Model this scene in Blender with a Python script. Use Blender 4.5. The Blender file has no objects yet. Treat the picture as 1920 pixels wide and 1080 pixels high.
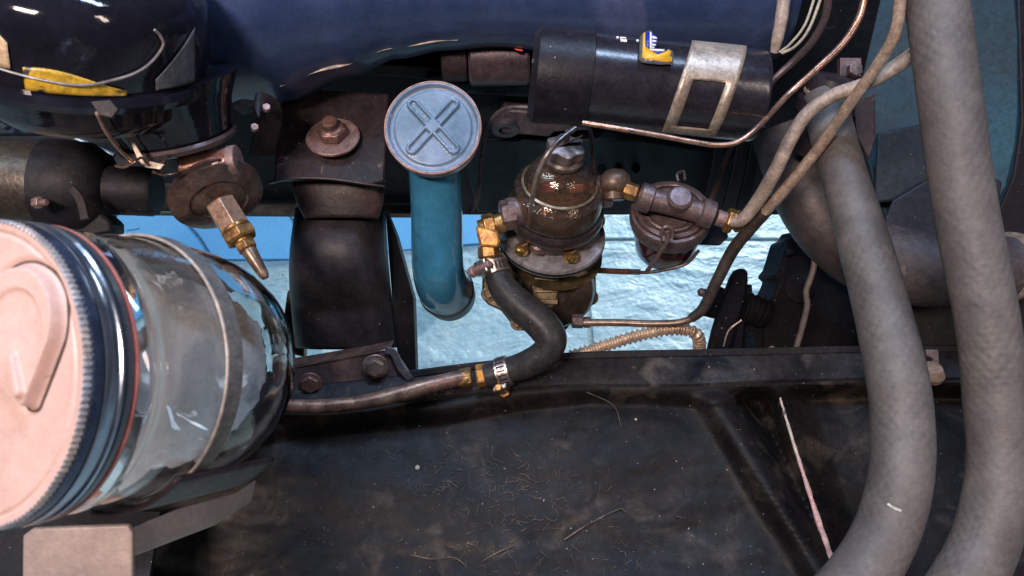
import bpy, math, random
from mathutils import Vector as Vec, noise, Matrix
random.seed(7)
S = bpy.context.scene
COL = S.collection
# ------------------------------------------------------------ camera
CAMZ = 1.15; PITCH = math.radians(50); F = 1400.0
C0 = Vec((0, 0, CAMZ))
R = Vec((1, 0, 0)); U = Vec((0, math.sin(PITCH), math.cos(PITCH))); A = Vec((0, math.cos(PITCH), -math.sin(PITCH)))
cd = bpy.data.cameras.new('camera'); cam = bpy.data.objects.new('camera', cd); COL.objects.link(cam)
cam.location = C0; cam.rotation_euler = (math.radians(90) - PITCH, 0, 0)
cd.sensor_width = 36; cd.lens = 36 * F / 1920; cd.clip_start = 0.01; cd.clip_end = 50
cd.dof.use_dof = True; cd.dof.focus_distance = 0.60; cd.dof.aperture_fstop = 15
S.camera = cam
# ------------------------------------------------------------ world and lamps
W = bpy.data.worlds.new('World'); S.world = W; W.use_nodes = True
W.node_tree.nodes['Background'].inputs[0].default_value = (0.10, 0.13, 0.20, 1)
W.node_tree.nodes['Background'].inputs[1].default_value = 0.16
def lamp(name, loc, to, sx, sy, power, col):
    l = bpy.data.lights.new(name, 'AREA'); l.shape = 'RECTANGLE'; l.size = sx; l.size_y = sy; l.energy = power; l.color = col
    o = bpy.data.objects.new(name, l); COL.objects.link(o); o.location = loc
    o.rotation_euler = (Vec(to) - Vec(loc)).to_track_quat('-Z', 'Y').to_euler()
lamp('warm_ceiling_lamp', (-0.45, -0.45, 2.05), (0.0, 0.45, 0.6), 0.42, 0.16, 27, (1.0, 0.80, 0.71))
lamp('cool_ceiling_lamp', (0.25, 0.9, 2.6), (0.0, 0.4, 0.6), 1.2, 0.16, 36, (0.50, 0.68, 1.0))
lamp('added_reflection_strip', (-0.9, 0.5, 2.5), (0.0, 0.4, 0.6), 0.12, 1.2, 16, (0.72, 0.85, 1.0))  # added strip light, put in for streaks on the glossy parts
lamp('warm_side_lamp', (1.1, -0.4, 2.0), (0.2, 0.45, 0.6), 0.16, 0.5, 6, (1.0, 0.80, 0.70))
lamp('added_floor_fill', (0.9, 2.4, 0.7), (0.1, 0.95, 0.0), 0.7, 0.4, 50, (0.84, 0.94, 1.0))  # added low light beyond the engine, brightens the floor
S.view_settings.view_transform = 'Standard'; S.view_settings.look = 'None'; S.view_settings.gamma = 1; S.view_settings.exposure = 0.0
# ------------------------------------------------------------ helpers
def P(x, y, d): return C0 + A * d + R * ((x - 960) / F * d) - U * ((y - 540) / F * d)
def V(a, b, c): return R * a + U * b + A * c
def w2(px, d): return px * d / F          # pixels at depth d -> metres
def ortho(n, ref=None):
    n = n.normalized(); r = ref if ref is not None else (U if abs(n.dot(U)) < .9 else R)
    a = (r - n * r.dot(n)).normalized(); return a, n.cross(a)
def J(*ms):
    v, f = [], []
    for m in ms:
        k = len(v); v += list(m[0]); f += [tuple(i + k for i in q) for q in m[1]]
    return v, f
def lathe(prof, o, ax, seg=40, ref=None, rad=None, a0=0.0, ring=False):
    a, b = ortho(ax, ref); ax = ax.normalized(); v = []; f = []
    for (r, h) in prof:
        for k in range(seg):
            t = a0 + 2 * math.pi * k / seg; rr = r * (rad(t, h) if rad else 1)
            v.append(o + ax * h + (a * math.cos(t) + b * math.sin(t)) * rr)
    for i in range(len(prof) - 1):
        for k in range(seg):
            k2 = (k + 1) % seg; f.append((i*seg + k, i*seg + k2, (i+1)*seg + k2, (i+1)*seg + k))
    if ring:
        i = len(prof) - 1; f += [(i*seg + k, i*seg + (k+1) % seg, (k+1) % seg, k) for k in range(seg)]
        f = [q for q in f if not (all(len({tuple(v[x]) for x in q}) == 1 for _ in (0,)))]; return v, f
    if prof[0][0] > 1e-6: f.append(tuple(range(seg))[::-1])
    if prof[-1][0] > 1e-6: f.append(tuple((len(prof)-1)*seg + k for k in range(seg)))
    return v, f
def cyl(o, ax, r, h, seg=32, ch=0.0006): return lathe([(r-ch, 0), (r, ch), (r, h-ch), (r-ch, h)], o, ax, seg)
def hexn(o, ax, r, h, ref=None):
    ch = r * .12; return lathe([(r-ch, 0), (r, ch), (r, h-ch), (r-ch, h)], o, ax, 6, ref)
def cr(pts, n=8):
    if len(pts) < 3:
        return [pts[0].lerp(pts[1], i / n) for i in range(n + 1)]
    q = [pts[0]*2 - pts[1]] + list(pts) + [pts[-1]*2 - pts[-2]]; out = []
    for i in range(1, len(q) - 2):
        p0, p1, p2, p3 = q[i-1:i+3]
        for k in range(n):
            t = k / n
            out.append(0.5 * ((2*p1) + (p2-p0)*t + (2*p0-5*p1+4*p2-p3)*t*t + (3*p1-p0-3*p2+p3)*t**3))
    out.append(q[-2]); return out
def frames(c):
    fr = []; prev = None
    for i in range(len(c)):
        t = (c[min(i+1, len(c)-1)] - c[max(i-1, 0)]).normalized()
        if prev is None: a = ortho(t)[0]
        else:
            a = prev - t * prev.dot(t); a.normalize()
        prev = a; fr.append((t, a, t.cross(a)))
    return fr
def tube(pts, r, seg=14, n=8, rf=None, smooth=True):
    """pts world points; r number or list per control point; rf(s) multiplier by arclength"""
    rs = r if isinstance(r, (list, tuple)) else [r] * len(pts)
    c = cr(pts, n) if smooth else list(pts); m = len(c) - 1
    v = []; f = []; s = 0; fr = frames(c)
    for i, p in enumerate(c):
        if i: s += (p - c[i-1]).length
        t = i / m * (len(rs) - 1); k = min(int(t), len(rs) - 2); rr = rs[k] + (rs[k+1] - rs[k]) * (t - k)
        if rf: rr *= rf(s)
        for q in range(seg):
            an = 2 * math.pi * q / seg; v.append(p + (fr[i][1] * math.cos(an) + fr[i][2] * math.sin(an)) * rr)
    for i in range(m):
        for q in range(seg):
            q2 = (q+1) % seg; f.append((i*seg+q, i*seg+q2, (i+1)*seg+q2, (i+1)*seg+q))
    f.append(tuple(range(seg))[::-1]); f.append(tuple(m*seg + q for q in range(seg)))
    return v, f
def strip(pts, wid, thick, wdir, n=8):
    """flat band: pts path, wdir width direction"""
    c = cr(pts, n); fr = frames(c); v = []; f = []
    for i, p in enumerate(c):
        w = wdir if not callable(wdir) else wdir(i / (len(c)-1))
        w = (w - fr[i][0] * w.dot(fr[i][0])).normalized(); u = fr[i][0].cross(w)
        for (a, b) in ((-1, -1), (1, -1), (1, 1), (-1, 1)): v.append(p + w * a * wid / 2 + u * b * thick / 2)
    for i in range(len(c) - 1):
        for q in range(4):
            q2 = (q+1) % 4; f.append((i*4+q, i*4+q2, (i+1)*4+q2, (i+1)*4+q))
    f.append((3, 2, 1, 0)); k = (len(c)-1)*4; f.append((k, k+1, k+2, k+3)); return v, f
def plate(px, d, th, dr=None):
    """outline in (x, y[, depth]) -> plate with thickness th along dr (away by default)"""
    dr = (dr or A).normalized() * th
    fr = [P(p[0], p[1], p[2] if len(p) > 2 else d) for p in px]; n = len(fr)
    v = fr + [p + dr for p in fr]; f = [tuple(range(n)), tuple(range(n, 2*n))[::-1]]
    f += [(i, i + n, (i+1) % n + n, (i+1) % n) for i in range(n)]; return v, f
def box(o, ex, ey, ez):
    v = [o + ex*a + ey*b + ez*c for a in (-1, 1) for b in (-1, 1) for c in (-1, 1)]
    return v, [(0,1,3,2), (4,6,7,5), (0,4,5,1), (2,3,7,6), (0,2,6,4), (1,5,7,3)]
def grid(fn, nu, nv):
    v = [fn(i/nu, j/nv) for j in range(nv+1) for i in range(nu+1)]
    return v, [(j*(nu+1)+i, j*(nu+1)+i+1, (j+1)*(nu+1)+i+1, (j+1)*(nu+1)+i) for j in range(nv) for i in range(nu)]
def disc(o, e1, e2, n, rad, h, nr=60, na=120):
    v = [o + n*h(0, 0)]; f = []
    for i in range(1, nr+1):
        for k in range(na):
            t = 2*math.pi*k/na; x = rad*i/nr*math.cos(t); y = rad*i/nr*math.sin(t); v.append(o + e1*x + e2*y + n*h(x, y))
    for k in range(na): f.append((0, 1+k, 1+(k+1) % na))
    for i in range(nr-1):
        for k in range(na):
            k2 = (k+1) % na; b = 1+i*na; f.append((b+k, b+na+k, b+na+k2, b+k2))
    return v, f
def sstep(a, b, x):
    t = max(0, min(1, (x-a)/(b-a))); return t*t*(3-2*t)
def link(name, m, mat, base, parent=None, bevel=0, angle=35, sub=0, solid=0):
    me = bpy.data.meshes.new(name); me.from_pydata([tuple(p - base) for p in m[0]], [], m[1]); me.update(); me.validate()
    import bmesh
    bm = bmesh.new(); bm.from_mesh(me); bmesh.ops.remove_doubles(bm, verts=bm.verts, dist=1e-6); bmesh.ops.recalc_face_normals(bm, faces=bm.faces); bm.to_mesh(me); bm.free()
    me.polygons.foreach_set('use_smooth', [True]*len(me.polygons)); me.set_sharp_from_angle(angle=math.radians(angle))
    me.materials.append(mat); o = bpy.data.objects.new(name, me); COL.objects.link(o)
    if parent: o.parent = parent
    else: o.location = base
    if solid:
        s = o.modifiers.new('thickness', 'SOLIDIFY'); s.thickness = solid; s.offset = 0
    if bevel:
        b = o.modifiers.new('bevel', 'BEVEL'); b.width = bevel; b.segments = 2; b.limit_method = 'ANGLE'; b.angle_limit = math.radians(40)
    return o
class T:
    def __init__(s, name, label, cat, base, group=None):
        s.b = base; s.o = bpy.data.objects.new(name, None); COL.objects.link(s.o); s.o.location = base; s.o.empty_display_size = .01
        s.o['label'] = label; s.o['category'] = cat
        if group: s.o['group'] = group
    def p(s, name, m, mat, parent=None, label=None, **k):
        o = link(name, m, mat, s.b, parent or s.o, **k)
        if label: o['label'] = label
        return o
def one(name, m, mat, label, cat, base, group=None, **k):
    o = link(name, m, mat, base, **k); o['label'] = label; o['category'] = cat
    if group: o['group'] = group
    return o
def structure(name, m, mat, base=Vec((0, 0, 0)), parent=None, **k):
    o = link(name, m, mat, base, parent, **k)
    if not parent: o['kind'] = 'structure'
    return o
# ------------------------------------------------------------ materials
MATS = {}
def M(name, c1, c2=None, sc=60, ro=.5, me=0, bump=.15, bs=300, spots=None, coat=0, rv=.15, streak=None, dist=.0006, spec=.5, grain=1.0, dust=False, edge=.05):
    if max(c1) < .06 and ro > .4 and not coat: spec = min(spec, .22)
    if max(c1) < .06 and ro > .35: dust = True
    m = bpy.data.materials.new(name); m.use_nodes = True; nt = m.node_tree; N = nt.nodes; L = nt.links; b = N['Principled BSDF']
    tc = N.new('ShaderNodeTexCoord'); src = tc.outputs['Object']
    if streak:
        mp = N.new('ShaderNodeMapping'); mp.inputs['Scale'].default_value = streak; L.new(src, mp.inputs[0]); src = mp.outputs[0]
    def nz(scale, det=6, dis=.4):
        n = N.new('ShaderNodeTexNoise'); n.inputs['Scale'].default_value = scale; n.inputs['Detail'].default_value = det; n.inputs['Distortion'].default_value = dis
        L.new(src, n.inputs['Vector']); return n.outputs['Fac']
    def ramp(f, lo, hi):
        r = N.new('ShaderNodeMapRange'); r.inputs['From Min'].default_value = lo; r.inputs['From Max'].default_value = hi; L.new(f, r.inputs['Value']); return r.outputs[0]
    n1 = nz(sc); mix = N.new('ShaderNodeMix'); mix.data_type = 'RGBA'
    mix.inputs['A'].default_value = (*c1, 1); mix.inputs['B'].default_value = (*(c2 or [x*.6 for x in c1]), 1); L.new(ramp(n1, .35, .65), mix.inputs['Factor'])
    col = mix.outputs['Result']; rg = N.new('ShaderNodeMath'); rg.operation = 'MULTIPLY_ADD'; L.new(nz(sc*2.3), rg.inputs[0]); rg.inputs[1].default_value = rv*2; rg.inputs[2].default_value = ro - rv
    for sp in (spots or []):
        c, thr, ss = sp[:3]; mx = N.new('ShaderNodeMix'); mx.data_type = 'RGBA'; L.new(ramp(nz(ss, 8, .8), thr, thr+edge), mx.inputs['Factor'])
        L.new(col, mx.inputs['A']); mx.inputs['B'].default_value = (*c, 1); col = mx.outputs['Result']
    for gs, lo_, hi_ in ((170, .72, 1.26), (620, .74, 1.28)):    # grime: mid and fine grain
        mr = N.new('ShaderNodeMapRange'); mr.inputs[1].default_value = .3; mr.inputs[2].default_value = .7; mr.inputs[3].default_value = 1+(lo_-1)*grain; mr.inputs[4].default_value = 1+(hi_-1)*grain
        L.new(nz(gs, 4), mr.inputs[0]); vm = N.new('ShaderNodeVectorMath'); vm.operation = 'SCALE'; L.new(col, vm.inputs[0]); L.new(mr.outputs[0], vm.inputs['Scale']); col = vm.outputs[0]
    if dust:
        mx = N.new('ShaderNodeMix'); mx.data_type = 'RGBA'; mx.inputs['B'].default_value = (.34, .29, .27, 1); L.new(ramp(nz(420, 2, 0), .745, .775), mx.inputs['Factor']); L.new(col, mx.inputs['A']); col = mx.outputs['Result']
    L.new(col, b.inputs['Base Color']); L.new(rg.outputs[0], b.inputs['Roughness']); b.inputs['Metallic'].default_value = me
    b.inputs['Specular IOR Level'].default_value = spec; b.inputs['Coat Weight'].default_value = coat; b.inputs['Coat Roughness'].default_value = .08
    if bump:
        bp = N.new('ShaderNodeBump'); bp.inputs['Strength'].default_value = bump; bp.inputs['Distance'].default_value = dist; L.new(nz(bs, 5), bp.inputs['Height']); L.new(bp.outputs[0], b.inputs['Normal'])
    return m
black = M('black_paint', (.010, .010, .014), (.016, .015, .018), ro=.55, bump=.3)
gloss = M('glossy_black_enamel', (.008, .008, .013), (.012, .012, .020), ro=.08, bump=.28, bs=32, rv=.04, dist=.002, grain=0.4)
navy = M('navy_enamel', (.018, .036, .10), (.030, .052, .13), sc=18, ro=.38, bump=.2, bs=90, rv=.1, coat=.25, spots=[((.25, .3, .42), .76, 110), ((.05, .07, .16), .62, 14)], grain=0.5)
engblue = M('dark_teal_engine_paint', (.010, .028, .042), (.008, .012, .02), sc=25, ro=.5, bump=.4, bs=120, spots=[((.05, .035, .03), .72, 60)])
blockdark = M('grimy_black_iron', (.005, .007, .012), (.010, .014, .022), sc=25, spec=.3, ro=.5, bump=.6, bs=140, spots=[((.07, .05, .045), .67, 60)])
brownsteel = M('brown_black_steel', (.034, .023, .026), (.014, .011, .015), sc=40, ro=.45, bump=.3, spots=[((.12, .075, .06), .68, 70)])
moutblack = M('mount_black_paint', (.026, .022, .026), (.010, .009, .012), sc=16, ro=.46, bump=.25, bs=200, spots=[((.5, .42, .42), .80, 260)])
rust = M('rusty_brown', (.16, .08, .06), (.06, .035, .03), sc=80, ro=.6, bump=.5, me=.3)
washer_m = M('dirty_pink_brown_steel', (.30, .20, .19), (.20, .13, .12), sc=90, ro=.5, bump=.4, me=.4)
copper = M('copper_line', (.55, .33, .24), (.30, .18, .14), sc=60, ro=.3, me=.85, bump=.2)
brass = M('old_brass', (.46, .27, .10), (.22, .12, .05), sc=120, ro=.38, me=.75, bump=.4, rv=.2)
gold = M('bright_brass', (.75, .50, .16), (.45, .28, .08), sc=200, ro=.25, me=.9, bump=.2, grain=0.4)
orange = M('orange_brass_fitting', (.62, .30, .06), (.22, .10, .05), sc=120, ro=.4, me=.4, bump=.4)
bluep = M('blue_tube_paint', (.035, .17, .29), (.020, .11, .20), sc=22, ro=.16, bump=.10, bs=120, coat=.6, spots=[((.25, .13, .08), .72, 60), ((.02, .09, .15), .62, 25)], grain=0.3)
capblue = M('worn_blue_cap_paint', (.165, .225, .33), (.085, .15, .22), sc=30, ro=.36, bump=.15, coat=.2, spots=[((.36, .30, .32), .64, 45)], grain=0.45)
caprim = M('worn_copper_edge', (.52, .27, .20), (.30, .22, .22), sc=160, ro=.4, me=.3, bump=.3)
casting = M('mauve_brown_casting', (.16, .115, .115), (.11, .08, .082), sc=70, ro=.42, me=.45, bump=.5, bs=600)
castlight = M('pale_grey_casting', (.42, .40, .42), (.28, .27, .29), sc=60, ro=.4, me=.5, bump=.3, bs=500)
bronze = M('olive_bronze_casting', (.12, .088, .042), (.05, .036, .022), sc=70, ro=.42, me=.5, bump=.5)
deepblack = M('deep_matt_black', (.004, .004, .006), (.006, .006, .008), ro=.7, bump=.3, spec=.07)
rubber = M('black_rubber', (.022, .021, .023), (.032, .030, .031), sc=60, ro=.42, bump=.25, spots=[((.12, .11, .11), .76, 150)])
hosegrey = M('dusty_grey_hose', (.112, .098, .091), (.074, .064, .061), sc=38, ro=.60, bump=.4, bs=260, spots=[((.22, .19, .18), .70, 60), ((.060, .053, .052), .66, 34)], dist=.0008, edge=.22, grain=0.4)
hosedark = M('dusty_brown_black_hose', (.060, .046, .046), (.035, .028, .03), sc=30, ro=.55, bump=.3, spots=[((.10, .08, .075), .66, 50)])
tanline = M('dusty_tan_line', (.38, .31, .26), (.27, .22, .19), sc=70, ro=.5, bump=.4)
brownline = M('brown_steel_line', (.46, .34, .26), (.28, .19, .14), sc=60, ro=.35, me=.5, bump=.3)
darkline = M('dark_brown_line', (.10, .07, .07), (.06, .045, .05), sc=60, ro=.4, me=.3, bump=.3)
chrome = M('galvanised_clamp_steel', (.55, .46, .42), (.35, .28, .26), sc=150, ro=.3, me=.9, bump=.3)
lidm = M('pink_tinted_lid_metal', (.58, .40, .355), (.48, .325, .285), sc=22, ro=.45, me=0, bump=.15, bs=160, spots=[((.38, .26, .20), .70, 90), ((.68, .52, .47), .58, 14), ((.34, .24, .2), .735, 240)], grain=0.22)
bandm = M('blue_steel_screw_band', (.42, .47, .56), (.22, .26, .34), sc=40, ro=.2, me=.9, bump=.1, grain=0.2)
bandd = M('dark_blue_band_paint', (.025, .035, .07), (.05, .07, .12), sc=40, ro=.25, me=.5, bump=.1)
redseal = M('red_rubber_seal', (.45, .16, .13), (.32, .10, .09), ro=.4, grain=0.3)
strapm = M('grey_galvanised_strap', (.14, .135, .125), (.10, .095, .09), sc=60, ro=.65, me=0, bump=.2)
pale = M('pale_pink_zinc_plate', (.42, .34, .32), (.33, .27, .26), sc=30, ro=.45, me=.3, bump=.2, spots=[((.24, .10, .09), .54, 11)], edge=.12, grain=0.35)
tankm = M('dull_olive_grey_steel', (.085, .07, .055), (.035, .028, .026), sc=25, ro=.4, me=.5, bump=.4, spots=[((.34, .31, .26), .60, 25), ((.09, .03, .03), .66, 20)])
bandtan = M('tan_steel_band', (.40, .33, .27), (.30, .24, .19), sc=60, ro=.42, me=.5, bump=.3, spots=[((.18, .12, .09), .70, 60)])
coilm = M('coil_black_paint', (.013, .012, .018), (.018, .016, .022), ro=.24, bump=.15, rv=.08, spots=[((.2, .16, .16), .80, 200)])
tape = M('black_cloth_tape', (.007, .006, .010), (.012, .010, .014), sc=120, ro=.45, bump=.3, bs=400, spots=[((.22, .16, .15), .70, 60)])
yellow = M('yellow_label', (.75, .42, .03), (.68, .36, .03), ro=.35, bump=.02, grain=0.1)
dirtyyellow = M('scuffed_yellow_label', (.60, .38, .03), (.42, .26, .03), sc=90, ro=.35, bump=.2, spots=[((.05, .04, .04), .60, 60)])
blueink = M('blue_label_ink', (.012, .03, .30), (.012, .03, .26), ro=.35, bump=.02, grain=0.1)
whiteink = M('white_label_ink', (.75, .70, .72), (.7, .66, .68), ro=.4, bump=.02, grain=0.1)
tealm = M('teal_sheet_paint', (.010, .062, .090), (.010, .032, .046), sc=9, ro=.5, bump=.2)
fangrey = M('dusty_blue_grey_blade', (.022, .032, .042), (.012, .018, .025), sc=14, ro=.5, bump=.2)
ambercup = M('amber_sediment', (.20, .135, .055), (.12, .085, .04), sc=40, ro=.35, bump=.2)
redpaper_and_glint = M('red_paint_and_glint', (.70, .04, .06), (.6, .04, .05), ro=.4)
creamp = M('cream_highlight', (.66, .50, .32), (.60, .44, .28), sc=30, ro=.3, bump=.05)
greyreg = M('grey_enamel_and_reflection', (.07, .075, .085), (.10, .10, .105), sc=40, ro=.3, bump=.1)
twigm = M('dry_twig', (.14, .11, .09), (.05, .038, .032), ro=.8)
bandblue = M('light_blue_floor_paint', (.16, .44, .72), (.13, .39, .66), sc=9, ro=.5, bump=.1, spots=[((.06, .20, .38), .72, 14)], grain=0.3)
def glass(name, col, ro=.015, ior=1.45):
    """thin-walled glass: clear tinted transmission with Fresnel reflection"""
    m = bpy.data.materials.new(name); m.use_nodes = True; N = m.node_tree.nodes; L = m.node_tree.links; N.remove(N['Principled BSDF']); out = N['Material Output']
    tr = N.new('ShaderNodeBsdfTransparent'); tr.inputs[0].default_value = (*col, 1); gl = N.new('ShaderNodeBsdfGlossy'); gl.inputs['Roughness'].default_value = ro; gl.inputs[0].default_value = (1, 1, 1, 1)
    lw = N.new('ShaderNodeLayerWeight'); pw = N.new('ShaderNodeMath'); pw.operation = 'POWER'; L.new(lw.outputs['Facing'], pw.inputs[0]); pw.inputs[1].default_value = 4
    fr = N.new('ShaderNodeMath'); fr.operation = 'MULTIPLY_ADD'; L.new(pw.outputs[0], fr.inputs[0]); fr.inputs[1].default_value = .75; fr.inputs[2].default_value = .045; mx = N.new('ShaderNodeMixShader')
    n = N.new('ShaderNodeTexNoise'); n.inputs['Scale'].default_value = 38; bp = N.new('ShaderNodeBump'); bp.inputs['Strength'].default_value = .22; bp.inputs['Distance'].default_value = .0015
    L.new(n.outputs['Fac'], bp.inputs['Height']); L.new(bp.outputs[0], gl.inputs['Normal'])
    df = N.new('ShaderNodeBsdfDiffuse'); df.inputs[0].default_value = (.45, .42, .40, 1); n2 = N.new('ShaderNodeTexNoise'); n2.inputs['Scale'].default_value = 30; n2.inputs['Detail'].default_value = 8
    mr = N.new('ShaderNodeMapRange'); mr.inputs[1].default_value = .45; mr.inputs[2].default_value = .75; mr.inputs[3].default_value = .03; mr.inputs[4].default_value = .10
    L.new(n2.outputs['Fac'], mr.inputs[0]); m2 = N.new('ShaderNodeMixShader'); L.new(mr.outputs[0], m2.inputs[0]); L.new(tr.outputs[0], m2.inputs[1]); L.new(df.outputs[0], m2.inputs[2])
    L.new(fr.outputs[0], mx.inputs[0]); L.new(m2.outputs[0], mx.inputs[1]); L.new(gl.outputs[0], mx.inputs[2]); L.new(mx.outputs[0], out.inputs[0])
    return m
def thick_glass(name, col):
    m = bpy.data.materials.new(name); m.use_nodes = True; b = m.node_tree.nodes['Principled BSDF']; N = m.node_tree.nodes; L = m.node_tree.links
    b.inputs['Base Color'].default_value = (*col, 1); b.inputs['Transmission Weight'].default_value = 1; b.inputs['Roughness'].default_value = .01; b.inputs['IOR'].default_value = 1.46
    n = N.new('ShaderNodeTexNoise'); n.inputs['Scale'].default_value = 24; n.inputs['Detail'].default_value = 1; bp = N.new('ShaderNodeBump'); bp.inputs['Strength'].default_value = .05; bp.inputs['Distance'].default_value = .0010
    L.new(n.outputs['Fac'], bp.inputs['Height']); L.new(bp.outputs[0], b.inputs['Normal'])
    return m
jarglass = thick_glass('clear_jar_glass', (.97, .98, .97)); smoke = glass('smoky_amber_glass', (.74, .62, .50)); redglass = M('dark_red_bowl_glass', (.055, .008, .010), (.025, .005, .006), sc=40, ro=.16, bump=.05, coat=.15, rv=.02, grain=0.2)
def slate():
    m = M('blue_slate_tile', (.40, .54, .56), (.30, .45, .50), sc=11, ro=.5, bump=.5, bs=55, dist=.006, spots=[((.40, .50, .44), .60, 6), ((.17, .30, .34), .58, 4.5), ((.55, .60, .56), .68, 30)], grain=0.4)
    return m
slatem = slate(); groutm = M('pale_grout', (.50, .58, .55), (.42, .50, .48), ro=.8)
def railmat(name, c1, c2, dust, thr):
    m = M(name, c1, c2, sc=26, ro=.50, bump=.32, bs=170, spots=[(dust, thr-.06, 30), ((.004, .004, .006), .56, 17), ((.16, .13, .11), .80, 330)], rv=.12, dist=.0010, spec=.14, edge=.16)
    return m
railm = railmat('dusty_frame_rail', (.014, .014, .017), (.030, .028, .030), (.085, .075, .07), .64)
traym = railmat('dirty_black_tray', (.006, .0055, .006), (.015, .0125, .012), (.042, .033, .027), .60)
wornedge = M('worn_bare_edge', (.50, .26, .27), (.46, .45, .38), sc=22, ro=.6, bump=.6, spots=[((.10, .09, .09), .60, 60)])
# ------------------------------------------------------------ floor with slate tiles
floor = structure('floor', grid(lambda u, v: Vec((-4 + 8*u, -3 + 7*v, -0.004)), 4, 4), groutm)
G = .008; first = True
for ix in range(-4, 4):
    for iy in range(-3, 4):
        x0 = .153 + ix*.46; x1 = x0 + .46 - G; y1 = 1.10 + iy*.46 - G; y0 = 1.10 + (iy-1)*.46 if iy else .64
        vis = (ix in (-2, -1, 0) and iy == 0) or (ix in (0, 1) and iy == 1)
        n = 210 if vis else 10
        def fn(u, v, x0=x0, x1=x1, y0=y0, y1=y1):
            x = x0 + (x1-x0)*u; y = y0 + (y1-y0)*v; e = min(u, 1-u, v, 1-v)*.46
            p = Vec((x, y, 0)); w = noise.noise(p*5)*1.2; q = noise.fractal(Vec((x*7+w, y*11+w, 2)), 1, 2, 5)
            rd = 1 - abs(noise.noise(Vec((x*9 + w, y*16 - w, 7))))*2
            k2 = noise.fractal(Vec((x*15+w*2, y*22+w, 4)), .9, 2.1, 4); k3 = noise.noise(Vec((x*11, y*13, 9))); z = q*.0028 + .0055*math.floor(k2*3+k3)/3*.5 + .0022*abs(k2) + max(0, rd-.88)*.004
            return Vec((x, y, .004 + z*min(1, e/.012) - (.004 if e < .002 else 0)))
        structure('tile', grid(fn, n, n), slatem, parent=floor)
def G0(x, y, z):                                            # point on the ray through a pixel at height z
    k = (y-540)/F; d = (CAMZ - z)/(math.sin(PITCH) + k*math.cos(PITCH)); return P(x, y, d)
edge = [(-400, 489), (150, 487), (560, 485), (880, 457), (1125, 442)]
lo = [G0(x, y, .012) for x, y in edge]; hi = [Vec((p.x, 2.3, .012)) for p in lo]
n = len(lo); bv = lo + hi + [p - Vec((0, 0, .010)) for p in lo]
structure('floor_strip', (bv, [(i, i+1, n+i+1, n+i) for i in range(n-1)] + [(2*n+i, 2*n+i+1, i+1, i) for i in range(n-1)]), bandblue)
scm = M('scuff', (.05, .14, .25), ro=.6)
for (a, b, w, l_) in (((345, 412), (395, 478), 5, 'long dark scuff on the light blue floor strip under the brass-tipped valve'), ((545, 405), (575, 470), 4, 'dark scuff on the light blue floor strip beside the black mount'), ((238, 432), (262, 428), 2, 'short thin dark scratch on the light blue floor strip at its left end')):
    one('scuff_mark', strip([G0(*a, .0128), G0((a[0]+b[0])/2+4, (a[1]+b[1])/2, .0128), G0(*b, .0128)], w2(w, 1.5), .0006, Vec((1, 0, 0))), scm, l_, 'scuff', G0(*a, .0125))
# ------------------------------------------------------------ engine block behind
YB = .56
def WB(x, y, off=0):                                        # pixel on the vertical plane Y = YB - off
    k = -(y-540)/F; d = (YB-off)/(math.cos(PITCH) + k*math.sin(PITCH)); return P(x, y, d)
eb = T('engine_block', 'dark teal and black engine block behind the pump, filter and oil filler tube', 'engine', WB(700, 400))
def wallp(px, off, th):
    v = [WB(x, y, off) for x, y in px]; n = len(v); v += [p + Vec((0, th, 0)) for p in v]
    return v, [tuple(range(n)), tuple(range(n, 2*n))[::-1]] + [(i, i+n, (i+1) % n+n, (i+1) % n) for i in range(n)]
eb.p('crankcase', wallp([(-250, -200), (1700, -200), (1560, 398), (1490, 404), (900, 404), (-250, 398)], 0, .10), blockdark, bevel=.002)
eb.p('side_cover', wallp([(880, 262), (1200, 262), (1380, 290), (1330, 400), (895, 398), (870, 300)], .012, .012), engblue, bevel=.002)
eb.p('gasket_lip', wallp([(185, 396), (780, 400), (780, 409), (185, 404)], .016, .012), M('tan_gasket_edge', (.22, .15, .10), (.10, .07, .055), sc=60, ro=.6), bevel=.0008)
eb.p('mounting_pad', wallp([(945, 205), (1110, 222), (1105, 245), (1040, 248), (1030, 258), (940, 250), (935, 225)], .026, .016), M('mauve_grey_iron', (.075, .062, .075), (.045, .04, .05), ro=.5, bump=.5), bevel=.002)
eb.p('boss', lathe([(.0125, 0), (.0125, .012), (.0115, .013), (.006, .013), (.006, .004), (0, .004)], WB(948, 222, .015), -Vec((0, 1, .35)), 28), M('boss_iron', (.06, .055, .07), (.03, .03, .04), ro=.45, bump=.4))
eb.p('core_plug', lathe([(.008, 0), (.008, .004), (.0065, .005), (.0065, .002), (0, .002)], WB(912, 158, .012), -Vec((0, 1, .35)), 24), blockdark)
for (x, y) in ((1128, 308), (1160, 306), (1192, 305)):
    eb.p('stud', J(hexn(WB(x, y+8, .012), -Vec((0, 1, .4)), .0042, .006), cyl(WB(x, y+6, .018), -Vec((0, 1, .4)), .0022, .009, 12)), blockdark)
eb.p('side_rail', wallp([(690, 118), (1010, 140), (1010, 165), (690, 140)], .02, .02), brownsteel, bevel=.001)
for k, (x, w) in enumerate(((1330, 18), (1368, 14), (1398, 22))):
    eb.p('rib', J(strip([WB(x+26, 235, .03), WB(x+8, 330, .028), WB(x-16, 420, .026)], w2(w, .7), .006, R)), blockdark if k != 1 else brownsteel, bevel=.001)
eb.p('pushrod_cover', J(wallp([(800, 150), (1040, 168), (1040, 186), (800, 170)], .03, .01)), engblue, bevel=.001)
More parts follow.
